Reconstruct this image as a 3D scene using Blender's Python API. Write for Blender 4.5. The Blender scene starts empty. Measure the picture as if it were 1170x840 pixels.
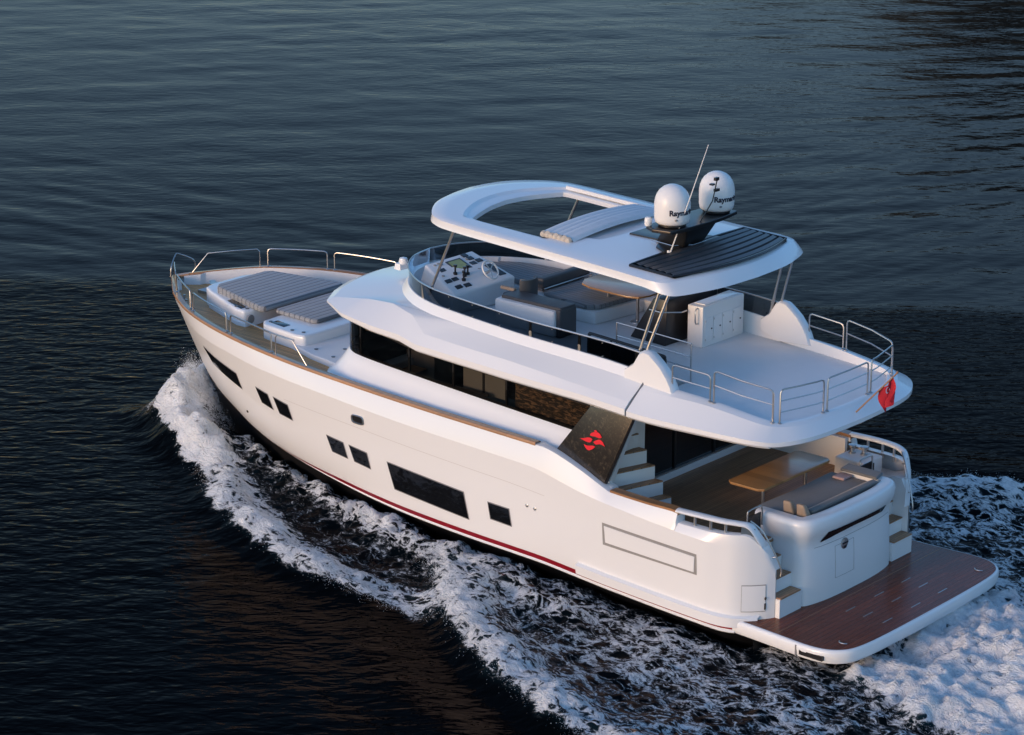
import bpy, bmesh, math, random
import numpy as np
from mathutils import Vector, Matrix, Euler
random.seed(7); RNG = np.random.default_rng(11)
R = math.radians
sc = bpy.context.scene
COL = sc.collection

# ------------------------------------------------------------------ camera, light, exposure
cam = bpy.data.objects.new('camera', bpy.data.cameras.new('camera')); COL.objects.link(cam)
cam.location = (-23.688, 39.371, 19.71)
yaw, pit = R(-49.068), R(17.660)
cam.rotation_euler = Vector((math.cos(pit)*math.cos(yaw), math.cos(pit)*math.sin(yaw), -math.sin(pit))).to_track_quat('-Z', 'Y').to_euler()
cam.data.sensor_width = 36.0
cam.data.lens = 3029.33/1170*36.0
cam.data.clip_start = 0.5; cam.data.clip_end = 20000
sc.camera = cam

SUN_EL, SUN_AZ = R(10), R(78)          # azimuth from +x (bow) towards +y (port)
world = bpy.data.worlds.new('World'); sc.world = world; world.use_nodes = True
nt = world.node_tree; nt.nodes.clear()
wo = nt.nodes.new('ShaderNodeOutputWorld'); bg = nt.nodes.new('ShaderNodeBackground'); sky = nt.nodes.new('ShaderNodeTexSky')
sky.sky_type = 'NISHITA'; sky.sun_disc = False
sky.sun_elevation = SUN_EL; sky.sun_rotation = R(90) - SUN_AZ
sky.air_density = 1.0; sky.dust_density = 0.5; sky.ozone_density = 3.6
bg.inputs['Strength'].default_value = 0.15
nt.links.new(sky.outputs[0], bg.inputs['Color']); nt.links.new(bg.outputs[0], wo.inputs['Surface'])
sl = bpy.data.lights.new('sun', 'SUN'); sl.energy = 0.98; sl.angle = R(18); sl.color = (1.0, 0.60, 0.34)
sun = bpy.data.objects.new('sun', sl); COL.objects.link(sun)
sd = Vector((math.cos(SUN_EL)*math.cos(SUN_AZ), math.cos(SUN_EL)*math.sin(SUN_AZ), math.sin(SUN_EL)))
sun.rotation_euler = sd.to_track_quat('Z', 'Y').to_euler(); sun.location = (5, 60, 40)
sc.view_settings.view_transform = 'Standard'; sc.view_settings.look = 'None'
sc.view_settings.gamma = 1; sc.view_settings.use_curve_mapping = False
sc.view_settings.exposure = 0.98
sc.cycles.max_bounces = 8; sc.cycles.transparent_max_bounces = 12

# ------------------------------------------------------------------ materials
class NT:
    def __init__(s, name):
        s.m = bpy.data.materials.new(name); s.m.use_nodes = True; s.t = s.m.node_tree; s.t.nodes.clear()
        s.out = s.n('OutputMaterial')
    def n(s, kind, **kw):
        nd = s.t.nodes.new('ShaderNode'+kind)
        for k, v in kw.items():
            if k.startswith('i_'): nd.inputs[k[2:].replace('_', ' ')].default_value = v
            else: setattr(nd, k, v)
        return nd
    def l(s, a, b): s.t.links.new(a, b)
    def set(s, sock, v):
        if isinstance(v, bpy.types.NodeSocket): s.l(v, sock)
        else: sock.default_value = v
    def math(s, op, a, b=None, c=None, clamp=False):
        nd = s.n('Math', operation=op, use_clamp=clamp)
        s.set(nd.inputs[0], a)
        if b is not None: s.set(nd.inputs[1], b)
        if c is not None: s.set(nd.inputs[2], c)
        return nd.outputs[0]
    def mix(s, f, a, b):
        nd = s.n('Mix', data_type='RGBA'); s.set(nd.inputs[0], f)
        for k, v in ((6, a), (7, b)): s.set(nd.inputs[k], v if isinstance(v, bpy.types.NodeSocket) else (*v, 1))
        return nd.outputs[2]
    def ramp(s, f, lo, hi, smooth=True):
        nd = s.n('MapRange', interpolation_type='SMOOTHSTEP' if smooth else 'LINEAR'); s.set(nd.inputs[0], f); s.set(nd.inputs[1], lo); s.set(nd.inputs[2], hi)
        return nd.outputs[0]
    def coord(s, scale=(1, 1, 1), rot=(0, 0, 0)):
        tc = s.n('TexCoord'); mp = s.n('Mapping'); mp.inputs['Scale'].default_value = scale; mp.inputs['Rotation'].default_value = rot
        s.l(tc.outputs['Object'], mp.inputs[0]); return mp.outputs[0]
    def noise(s, co, scale, detail=3, rough=.55, dist=0):
        nd = s.n('TexNoise'); s.l(co, nd.inputs['Vector']); nd.inputs['Scale'].default_value = scale
        nd.inputs['Detail'].default_value = detail; nd.inputs['Roughness'].default_value = rough; nd.inputs['Distortion'].default_value = dist
        return nd.outputs['Fac']
    def bump(s, h, strength, dist=.01, normal=None):
        b = s.n('Bump'); b.inputs['Strength'].default_value = strength; b.inputs['Distance'].default_value = dist; s.l(h, b.inputs['Height'])
        if normal: s.l(normal, b.inputs['Normal'])
        return b.outputs[0]
    def pri(s, base, rough=.4, **kw):
        p = s.n('BsdfPrincipled'); s.set(p.inputs['Base Color'], base if isinstance(base, bpy.types.NodeSocket) else (*base, 1)); s.set(p.inputs['Roughness'], rough)
        for k, v in kw.items(): s.set(p.inputs[k.replace('_', ' ')], v)
        s.l(p.outputs[0], s.out.inputs[0]); return p

def simple(name, base, rough=.4, var=.06, nscale=3.0, bump=0, bscale=60, **kw):
    k = NT(name); co = k.coord()
    n = k.noise(co, nscale, 4)
    c = k.mix(n, tuple(b*(1-var) for b in base), tuple(min(1, b*(1+var)) for b in base))
    r = k.math('MULTIPLY_ADD', k.noise(co, nscale*2, 2), min(.16, rough*.2), rough-min(.08, rough*.1))
    p = k.pri(c, r, **kw)
    if bump: k.l(k.bump(k.noise(co, bscale, 2), bump, .004), p.inputs['Normal'])
    return k.m

def teak(name, base, axis='x', width=.07, rough=.55, line=(.03, .025, .02), coat=0.0, linew=.09):
    k = NT(name); co = k.coord(); sp = k.n('SeparateXYZ'); k.l(co, sp.inputs[0])
    a = sp.outputs[1 if axis == 'x' else 0]; lng = sp.outputs[0 if axis == 'x' else 1]
    q = k.math('DIVIDE', a, width); fl = k.math('FLOOR', q); fr = k.math('SUBTRACT', q, fl)
    cv = k.n('CombineXYZ'); k.l(fl, cv.inputs[0]); k.l(k.math('FLOOR', k.math('ADD', k.math('MULTIPLY', lng, .55), k.math('MULTIPLY', fl, .37))), cv.inputs[1])
    wn = k.n('TexWhiteNoise', noise_dimensions='2D'); k.l(cv.outputs[0], wn.inputs['Vector'])
    sv = k.n('CombineXYZ'); k.l(k.math('MULTIPLY', lng, 1.2), sv.inputs[0]); k.l(k.math('MULTIPLY', a, 22), sv.inputs[1]); k.l(fl, sv.inputs[2])
    g = k.noise(sv.outputs[0], 2.2, 5, .65)
    f = k.math('ADD', k.math('MULTIPLY', wn.outputs[0], .6), k.math('MULTIPLY', g, .55))
    c = k.mix(f, tuple(b*.6 for b in base), tuple(min(1, b*1.35) for b in base))
    blotch = k.ramp(k.noise(co, .9, 3), .35, .7)
    c = k.mix(k.math('MULTIPLY', blotch, .3), c, tuple(b*.55 for b in base))
    ln = k.math('LESS_THAN', fr, linew)
    c = k.mix(ln, c, line)
    p = k.pri(c, k.math('MULTIPLY_ADD', g, .2, rough-.1), Coat_Weight=coat, Coat_Roughness=.12)
    k.l(k.bump(k.math('SUBTRACT', g, ln), .25, .003), p.inputs['Normal'])
    return k.m

def stripes(name, base, dark, axis, width, lw=.16, rough=.85):
    k = NT(name); co = k.coord(); sp = k.n('SeparateXYZ'); k.l(co, sp.inputs[0])
    q = k.math('DIVIDE', sp.outputs[0 if axis == 'x' else 1], width); fr = k.math('FRACT', q)
    tri = k.math('ABSOLUTE', k.math('SUBTRACT', fr, .5))
    ln = k.math('GREATER_THAN', tri, .5-lw/2)
    n = k.noise(co, 1.5, 4); c = k.mix(n, tuple(b*.85 for b in base), tuple(b*1.12 for b in base)); c = k.mix(ln, c, dark)
    p = k.pri(c, rough, Sheen_Weight=.2)
    h = k.math('ADD', k.math('MULTIPLY', k.ramp(tri, .5, .3), 1.0), k.math('MULTIPLY', k.noise(co, 90, 2), .12))
    k.l(k.bump(h, .6, .02), p.inputs['Normal'])
    return k.m

def tinted(name, tint, gl=(.9, .95, 1.0), wav=.0):
    k = NT(name); tr = k.n('BsdfTransparent'); tr.inputs[0].default_value = (*tint, 1)
    g = k.n('BsdfGlossy'); g.inputs[0].default_value = (*gl, 1); g.inputs['Roughness'].default_value = .02
    fr = k.n('Fresnel'); fr.inputs[0].default_value = 1.5
    if wav:
        nb = k.bump(k.noise(k.coord(), 1.3, 2), wav, .02); k.l(nb, g.inputs['Normal'])
    mx = k.n('MixShader'); k.l(fr.outputs[0], mx.inputs[0]); k.l(tr.outputs[0], mx.inputs[1]); k.l(g.outputs[0], mx.inputs[2]); k.l(mx.outputs[0], k.out.inputs[0])
    return k.m

M = dict(
 gel=simple('white_gelcoat', (.80, .80, .80), .33, .008, .5, Coat_Weight=.45, Coat_Roughness=.05),
 nonslip=simple('nonslip_deck', (.72, .73, .74), .6, .06, 2.0, bump=.25, bscale=220),
 deckgel=simple('interior_gelcoat', (.74, .73, .72), .4, .04, 2.0),
 antifoul=simple('black_antifouling', (.012, .012, .014), .35, .3),
 red=simple('red_bootstripe', (.24, .004, .014), .35, .1),
 redlogo=simple('red_logo', (.75, .012, .03), .4, .1),
 chrome=simple('polished_steel', (.50, .49, .48), .36, .05, 6, Metallic=1.0),
 darksteel=simple('dark_steel', (.20, .21, .22), .3, .1, 6, Metallic=.9),
 gray=simple('grey_seal', (.2, .2, .21), .5, .15),
 black=simple('black_plastic', (.012, .012, .014), .35, .3),
 carbon=simple('dark_gloss_panel', (.014, .015, .017), .3, .3, 5),
 slat=simple('louvre_slat', (.05, .052, .056), .35, .25, 6),
 groove=simple('seam_shadow_gap', (.28, .27, .26), .6, .1),
 seam=simple('faint_seam', (.62, .60, .59), .4, .05),
 tan=simple('tan_leather', (.34, .25, .18), .6, .2, 8, bump=.3),
 beige=simple('crumpled_canvas', (.52, .45, .37), .85, .25, 14, bump=.5, bscale=40),
 darkfab=simple('dark_grey_vinyl', (.06, .062, .068), .5, .2, 6, bump=.2),
 greyfab=simple('grey_fabric', (.15, .155, .16), .85, .15, 5, bump=.4, bscale=140, Sheen_Weight=.2),
 canvas=simple('white_canvas', (.66, .68, .70), .8, .1, 6, bump=.2),
 dome=simple('radome_white', (.82, .80, .77), .35, .03, 2),
 txt=simple('dome_lettering', (.012, .012, .03), .5, .1),
 screen=simple('chart_screen', (.32, .36, .12), .2, .4, 9),
 pink=simple('pink_towel', (.55, .38, .36), .9, .15, 9),
 teakdeck=teak('teak_deck', (.62, .31, .12), 'x', .075, line=(.14, .09, .055)),
 teakcap=teak('teak_cap_rail', (.36, .175, .075), 'x', .4, .4, coat=.4, linew=0.0),
 teakwet=teak('varnished_platform', (.155, .036, .014), 'y', .11, .26, (.03, .01, .006), coat=0, linew=.08),
 teakfloor=teak('cockpit_teak', (.33, .18, .09), 'y', .06, .5),
 table=teak('table_teak', (.36, .18, .065), 'x', .22, .35, coat=.4, linew=.015, line=(.2, .1, .04)),
 tread=teak('step_teak', (.36, .19, .095), 'y', .06, .5),
 pad=stripes('sunpad_fabric', (.29, .295, .305), (.14, .145, .155), 'x', .165, .2),
 padx=stripes('sofa_fabric', (.20, .205, .215), (.10, .105, .11), 'y', .12),
 glass=tinted('tinted_cabin_glass', (.56, .54, .50), wav=.25),
 smoked=tinted('smoked_windscreen', (.16, .17, .18)),
 hullglass=simple('hull_window_glass', (.006, .007, .009), .05, .3),
 wood=teak('salon_oak', (.20, .13, .09), 'x', .2),
 cabin=simple('cabin_lining', (.24, .20, .165), .6, .15),
)

[n for n in M['teakwet'].node_tree.nodes if n.type == 'BSDF_PRINCIPLED'][0].inputs['Specular IOR Level'].default_value = .16
def reflection_mat():  # brown ripple colours painted as the sea's reflection in the aft cabin glass
    k = NT('ripple_reflection'); co = k.coord((2.2, 2.2, 9)); n = k.noise(co, 2.6, 4, .6, .8)
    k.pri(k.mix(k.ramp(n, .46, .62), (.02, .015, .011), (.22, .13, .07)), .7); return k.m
M['ripple_refl'] = reflection_mat()
M['panel'] = simple('grey_wall_panel', (.20, .195, .185), .6, .12)
# marbled dark wing panel
def wing_mat():
    k = NT('dark_speckled_panel'); co = k.coord((1, 1, 1))
    n = k.noise(co, 14, 6, .75, .8); c = k.mix(k.ramp(n, .48, .76), (.017, .015, .0135), (.11, .085, .06))
    k.pri(c, .3, Coat_Weight=.3); return k.m
M['wing'] = wing_mat()

# ------------------------------------------------------------------ mesh helpers
class G:
    def __init__(s): s.v = []; s.f = []
    def add(s, v, f):
        o = len(s.v); s.v += [tuple(map(float, p)) for p in v]; s.f += [tuple(i+o for i in q) for q in f]; return s
    def box(s, x0, x1, y0, y1, z0, z1, tx=0, ty=0):
        v = [(x0, y0, z0), (x1, y0, z0), (x1, y1, z0), (x0, y1, z0), (x0+tx, y0+ty, z1), (x1-tx, y0+ty, z1), (x1-tx, y1-ty, z1), (x0+tx, y1-ty, z1)]
        return s.add(v, [(3, 2, 1, 0), (4, 5, 6, 7), (0, 1, 5, 4), (1, 2, 6, 5), (2, 3, 7, 6), (3, 0, 4, 7)])
    def hexa(s, bot, top): return s.add(list(bot)+list(top), [(3, 2, 1, 0), (4, 5, 6, 7), (0, 1, 5, 4), (1, 2, 6, 5), (2, 3, 7, 6), (3, 0, 4, 7)])
    def prism(s, poly, z0, z1, inset=0):
        n = len(poly); c0 = np.mean(np.array([p[:2] for p in poly]), 0)
        zz = lambda z, p: z(p[0]) if callable(z) else z
        v = [(p[0], p[1], zz(z0, p)) for p in poly]
        v += [(p[0]+(c0[0]-p[0])*inset, p[1]+(c0[1]-p[1])*inset, zz(z1, p)) for p in poly]
        f = [tuple(range(n-1, -1, -1)), tuple(range(n, 2*n))]+[(i, (i+1) % n, n+(i+1) % n, n+i) for i in range(n)]
        return s.add(v, f)
    def strips(s, rings, closed=False, caps=False):
        n = len(rings[0]); v = [p for r in rings for p in r]; f = []
        for i in range(len(rings)-1):
            for j in range(n if closed else n-1):
                k = (j+1) % n; f.append((i*n+j, i*n+k, (i+1)*n+k, (i+1)*n+j))
        if caps: f += [tuple(range(n-1, -1, -1)), tuple(range((len(rings)-1)*n, len(rings)*n))]
        return s.add(v, f)
    def tube(s, path, r, n=8, closed=False):
        P = [Vector(p) for p in path]; rings = []; m = len(P)
        up = Vector((0, 0, 1)); prev = None
        for i, p in enumerate(P):
            a = P[i-1] if (i > 0 or closed) else p; b = P[(i+1) % m] if (i < m-1 or closed) else p
            d = (b-a).normalized()
            if prev is None:
                u = d.cross(up); u = u.normalized() if u.length > 1e-3 else Vector((1, 0, 0))
            else:
                u = (prev - d*prev.dot(d)).normalized()
            prev = u; w = d.cross(u)
            rr = r[i] if isinstance(r, (list, tuple)) else r
            rings.append([tuple(p+u*math.cos(2*math.pi*k/n)*rr+w*math.sin(2*math.pi*k/n)*rr) for k in range(n)])
        if closed: rings.append(rings[0]); return s.strips(rings, True)
        return s.strips(rings, True, True)
    def lathe(s, c, prof, n=24, axis='z'):
        rings = []
        for r, h in prof:
            rr = []
            for k in range(n):
                a = 2*math.pi*k/n; u, w = r*math.cos(a), r*math.sin(a)
                rr.append((c[0]+u, c[1]+w, c[2]+h) if axis == 'z' else (c[0]+h, c[1]+u, c[2]+w) if axis == 'x' else (c[0]+u, c[1]+h, c[2]+w))
            rings.append(rr)
        return s.strips(rings, True, True)
    def build(s, name, mat, parent=None, bevel=0, seg=2, angle=35, weld=True):
        me = bpy.data.meshes.new(name)
        org = Vector((0, 0, 0)); q = parent
        while q is not None: org += q.location; q = q.parent
        me.from_pydata([(a-org.x, b-org.y, c-org.z) for a, b, c in s.v], [], s.f)
        bm = bmesh.new(); bm.from_mesh(me)
        if weld: bmesh.ops.remove_doubles(bm, verts=bm.verts, dist=1e-4)
        bmesh.ops.recalc_face_normals(bm, faces=bm.faces)
        if bevel:
            ed = [e for e in bm.edges if len(e.link_faces) == 2 and e.calc_face_angle(0) > R(28)]
            bmesh.ops.bevel(bm, geom=ed, offset=bevel, segments=seg, profile=.6, affect='EDGES', clamp_overlap=True)
        bm.to_mesh(me); bm.free()
        me.polygons.foreach_set('use_smooth', [True]*len(me.polygons)); me.set_sharp_from_angle(angle=R(angle))
        me.materials.append(mat)
        o = bpy.data.objects.new(name, me); COL.objects.link(o)
        if parent: o.parent = parent
        return o

def tag(o, label, cat, group=None, kind=None):
    if label: o['label'] = label
    if cat: o['category'] = cat
    if group: o['group'] = group
    if kind: o['kind'] = kind
    return o
def thing(name, loc, label, cat, group=None):
    o = bpy.data.objects.new(name, None); COL.objects.link(o); o.location = loc; o.empty_display_size = .2
    return tag(o, label, cat, group)

def cr(pts, n):      # Catmull-Rom through pts, n samples per span
    P = np.array(pts, float); out = []
    for i in range(len(P)-1):
        p0 = P[max(i-1, 0)]; p1 = P[i]; p2 = P[i+1]; p3 = P[min(i+2, len(P)-1)]
        for t in np.arange(n)/n:
            out.append(.5*((2*p1)+(-p0+p2)*t+(2*p0-5*p1+4*p2-p3)*t*t+(-p0+3*p1-3*p2+p3)*t**3))
    out.append(P[-1]); return np.array(out)
def mir(P): return [(p[0], -p[1], p[2]) for p in P]
def loop_from_half(half):   # half: front centre (y=0) .. aft centre (y=0), port side; returns closed loop
    h = [tuple(p) for p in half]; return h+[(p[0], -p[1], *p[2:]) for p in h[-2:0:-1]]
def T(x): return .035*(x-5)

yacht = thing('motor_yacht', (0, 0, 0), 'white three-deck motor yacht under way with red stripe along its waterline', 'yacht')

# ------------------------------------------------------------------ hull
SH = [(20.8, 0, 3.16), (20.62, .2, 3.2), (20.3, .47, 3.245), (20.0, .745, 3.29), (19.5, 1.174, 3.35), (19, 1.565, 3.38), (18, 2.15, 3.382), (17, 2.53, 3.358), (16, 2.765, 3.315), (15, 2.9, 3.257), (14, 2.96, 3.194), (13, 2.965, 3.133), (12, 2.96, 3.08), (11, 2.955, 3.036), (10, 2.95, 3.0), (9, 2.95, 2.976), (8, 2.95, 2.954), (7.3, 2.95, 2.94), (6.9, 2.95, 2.90), (6.2, 2.94, 2.68), (5.6, 2.93, 2.44), (5.4, 2.93, 2.40), (4.6, 2.93, 2.38), (3.9, 2.92, 2.37), (3.88, 2.92, 2.19), (3.3, 2.91, 2.19), (2.95, 2.88, 2.20), (2.7, 2.80, 2.21), (2.5, 2.66, 2.20), (2.34, 2.5, 2.02), (2.22, 2.35, 1.78), (2.15, 2.22, 1.5)]
KN = [(20.66, 0, 2.72), (20.5, 0.16, 2.76), (20.2, 0.4, 2.83), (19.9, 0.66, 2.9), (19.4, 1.08, 2.96), (18.9, 1.48, 3), (17.95, 2.08, 3.02), (16.98, 2.52, 3), (16, 2.79, 2.97), (15, 2.98, 2.91), (14, 3.06, 2.85), (13, 3.08, 2.79), (12, 3.08, 2.72), (11, 3.08, 2.66), (10, 3.07, 2.61), (9, 3.07, 2.58), (8, 3.07, 2.55), (7.3, 3.07, 2.52), (6.9, 3.07, 2.46), (6.2, 3.06, 2.31), (5.6, 3.05, 2.22), (5.4, 3.05, 2.2), (4.6, 3.03, 2.12), (3.9, 3.01, 2.06), (3.88, 3.01, 2.05), (3.3, 2.99, 2.02), (2.95, 2.9, 2), (2.7, 2.82, 1.97), (2.5, 2.68, 1.9), (2.34, 2.51, 1.76), (2.22, 2.35, 1.55), (2.15, 2.22, 1.3)]
CH = [(19.91, 0, 1.34), (19.75, .09, 1.27), (19.5, .19, 1.18), (19.22, .30, 1.07), (18.75, .5, .99), (18.3, .7, .945), (17.35, 1.11, .875), (16.45, 1.5, .80), (15.6, 1.84, .77), (14.75, 2.1, .745), (13.85, 2.32, .715), (12.95, 2.48, .67), (12.0, 2.61, .62), (11, 2.71, .58), (10, 2.79, .565), (9, 2.83, .55), (8, 2.85, .54), (7.3, 2.86, .53), (6.9, 2.86, .51), (6.2, 2.86, .46), (5.6, 2.86, .42), (5.4, 2.86, .41), (4.6, 2.86, .37), (3.9, 2.86, .34), (3.88, 2.86, .34), (3.3, 2.86, .32), (2.95, 2.85, .31), (2.7, 2.79, .31), (2.5, 2.66, .31), (2.34, 2.5, .31), (2.22, 2.35, .31), (2.15, 2.22, .31)]
SUB = 4
def dens(P):
    out = [];
    for i in range(len(P)-1):
        if abs(P[i][0]-3.88) < .03 or abs(P[i+1][0]-3.88) < .011:   # keep the step crisp
            seg = [np.array(P[i])+(np.array(P[i+1])-np.array(P[i]))*t for t in np.arange(SUB)/SUB]
        else:
            seg = list(cr([P[max(i-1, 0)], P[i], P[i+1], P[min(i+2, len(P)-1)]], SUB)[SUB:2*SUB] if 0 < i < len(P)-2 else [np.array(P[i])+(np.array(P[i+1])-np.array(P[i]))*t for t in np.arange(SUB)/SUB])
        out += seg
    out.append(np.array(P[-1])); return np.array(out)
S_, K_, C_ = dens(SH), dens(KN), dens(CH)
def hull_pt(i, s):
    y = C_[i, 1]+(K_[i, 1]-C_[i, 1])*s**.6
    return np.array([C_[i, 0]+(K_[i, 0]-C_[i, 0])*s, y, C_[i, 2]+(K_[i, 2]-C_[i, 2])*s])
SS = [0, .03, .07, .12, .2, .3, .42, .55, .7, .85, 1.0]
HP = np.array([[hull_pt(i, s) for i in range(len(C_))] for s in np.linspace(0, 1, 41)])
def hull_y(x, z):
    ys, zs = [], []
    for row in HP:
        ys.append(np.interp(x, row[::-1, 0], row[::-1, 1])); zs.append(np.interp(x, row[::-1, 0], row[::-1, 2]))
    return float(np.interp(z, zs, ys))
def hull_rings(m):
    keel = C_.copy(); keel[:, 1] *= .93; keel[:, 2] -= .16; keel[:, 0] -= .12*np.linspace(1, 0, len(C_))
    k2 = C_.copy(); k2[:, 1] *= .62; k2[:, 2] = -.55; k2[:, 0] -= np.interp(C_[:, 0], [15, 20], [0, 1.0])
    rows = [[hull_pt(i, s) for i in range(len(C_))] for s in SS]
    bul = (S_+K_)/2; bul[:, 1] += .012
    nside = len(rows); rows += [list(K_), list(bul), list(S_)]
    # rolled top edge inwards
    inn = S_.copy(); inn[:, 1] = np.maximum(inn[:, 1]-.05, 0); inn[:, 2] += .012
    inn2 = S_.copy(); inn2[:, 1] = np.maximum(inn2[:, 1]-.17, 0); inn2[:, 2] += .008
    rows += [list(inn), list(inn2)]
    q = lambda L: [(p[0], p[1]*m, p[2]) for p in L]
    return [q(r) for r in rows], q(C_), q(keel), q(k2), nside
g = G(); gb = G()
for m in (1, -1):
    rows, c, kl, k2, ns = hull_rings(m); g.strips(rows[:ns]); g.strips(rows[ns:]); gb.strips([k2, kl, c])
hull = g.build('hull', M['gel'], yacht, angle=32, weld=False)
gb.build('hull_bottom', M['antifoul'], hull)
# transom plate under the platform
G().add([(2.3, -2.6, -.5), (2.3, 2.6, -.5), (2.3, 2.7, .5), (2.3, -2.7, .5)], [(0, 1, 2, 3)]).build('transom_plate', M['antifoul'], hull)

def hull_strip(x0, x1, f0, f1, m, off=.005, n=80):
    a, b = [], []
    for x in np.linspace(x0, x1, n):
        zc = np.interp(x, C_[::-1, 0], C_[::-1, 2])
        for L, f in ((a, f0), (b, f1)):
            z = zc+(f(x) if callable(f) else f); L.append((x, m*(hull_y(x, z)+off), z))
    return a, b
for m in (1, -1):
    a, b = hull_strip(15.9, 2.55, lambda x: .05, lambda x: float(np.interp(x, [2.5, 5.6, 6.1, 13, 15.9], [.09, .095, .15, .15, .055])), m)
    G().strips([a, b]).build('boot_stripe', M['red'], hull)
    P_ = [(p[0], m*(p[1]+.012), p[2]+.012) for p in C_ if 2.6 < p[0] < 17.5]
    G().tube(P_, .026, 6).build('spray_rail', M['gel'], hull)
    a, b = hull_strip(6.25, 2.3, lambda x: .12, lambda x: .30, m, .09)
    a0, b0 = hull_strip(6.25, 2.3, lambda x: .10, lambda x: .34, m, -.01)
    G().strips([a0, a, b, b0]).build('rub_strake', M['gel'], hull, angle=60)

def hull_patch(poly, name, mat, parent, off=.006, thick=None, n=7, m=1):
    """4-corner patch in (x,z), conformed to the hull side"""
    (a, b, c, d) = [np.array(p, float) for p in poly]; rows = []
    for i in range(n):
        t = i/(n-1); L = a+(d-a)*t; Rr = b+(c-b)*t; row = []
        for j in range(n):
            p = L+(Rr-L)*(j/(n-1)); row.append((p[0], m*(hull_y(p[0], p[1])+off), p[1]))
        rows.append(row)
    gg = G().strips(rows)
    if thick:
        edge = rows[0]+[r[-1] for r in rows[1:]]+rows[-1][-2::-1]+[r[0] for r in rows[-2:0:-1]]
        gg.strips([edge, [(p[0], p[1]-m*thick, p[2]) for p in edge]], True)
    return gg.build(name, mat, parent, angle=50)
def grow(poly, e):
    P = np.array(poly, float); c = P.mean(0); s = np.sign(P-c); return [tuple(p) for p in P+s*e]
HW = [[(17.38, 2.69), (15.92, 2.48), (15.86, 2.13), (17.12, 2.37)], [(15.17, 2.37), (14.77, 2.31), (14.70, 1.98), (15.08, 2.04)], [(14.56, 2.30), (14.12, 2.23), (14.06, 1.90), (14.47, 1.95)],
      [(12.99, 1.82), (12.51, 1.77), (12.45, 1.44), (12.90, 1.48)], [(12.32, 1.76), (11.82, 1.71), (11.77, 1.38), (12.23, 1.43)], [(11.22, 1.66), (9.14, 1.53), (9.05, .98), (11.10, 1.10)], [(8.48, 1.48), (7.95, 1.47), (7.91, 1.13), (8.44, 1.15)]]
for m in (1, -1):
    for P in HW:
        fr_ = hull_patch(grow(P, .022), 'hull_window', M['gray'], hull, .004, m=m)
        hull_patch(P, 'pane', M['hullglass'], fr_, .009, m=m)
    dp = hull_patch(grow([(5.57, 1.78), (3.42, 1.69), (3.42, 1.32), (5.57, 1.37)], .022), 'side_hatch', M['groove'], hull, .004, m=m)
    hull_patch([(5.54, 1.745), (3.44, 1.655), (3.46, 1.345), (5.52, 1.41)], 'hatch_panel', M['gel'], dp, .016, .014, m=m)
    # oval fairlead
    cx, cz = 11.95, 2.43
    ring = [(cx+.16*math.copysign(abs(math.cos(a))**.5, math.cos(a)), cz+.085*math.copysign(abs(math.sin(a))**.5, math.sin(a))) for a in np.linspace(0, 2*math.pi, 24, endpoint=False)]
    hr = [(x, m*(hull_y(x, z)+.012), z) for x, z in ring]
    fl_ = G().tube(hr, .018, 6, True).build('fairlead', M['chrome'], hull)
    G().add([(p[0], p[1]-m*.006, p[2]) for p in hr], [tuple(range(24))]).build('opening', M['black'], fl_)
    for (x, z) in ((7.46, 1.68), (7.26, 1.66)):
        y = hull_y(x, z); G().lathe((x, m*y, z), [(.035, -.02*m), (.035, .012*m), (.02, .02*m), (.012, .005*m)], 12, 'y').build('through_hull', M['chrome'], hull)
    y = hull_y(16.05, 1.5); G().lathe((16.05, m*y, 1.5), [(.03, -.02*m), (.03, .012*m)], 10, 'y').build('through_hull', M['black'], hull)
    # fine seam along the topsides
    for zs in ([(14.2, 2.36), (12.2, 2.26), (10.4, 2.16), (9, 2.10), (7.9, 2.06), (7.0, 2.0)],):
        P = cr(zs, 10); a = [(p[0], m*(hull_y(p[0], p[1])+.002), p[1]) for p in P]; b = [(p[0], m*(hull_y(p[0], p[1]-.012)+.002), p[1]-.012) for p in P]
        G().strips([a, b]).build('topside_seam', M['seam'], hull)

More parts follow.
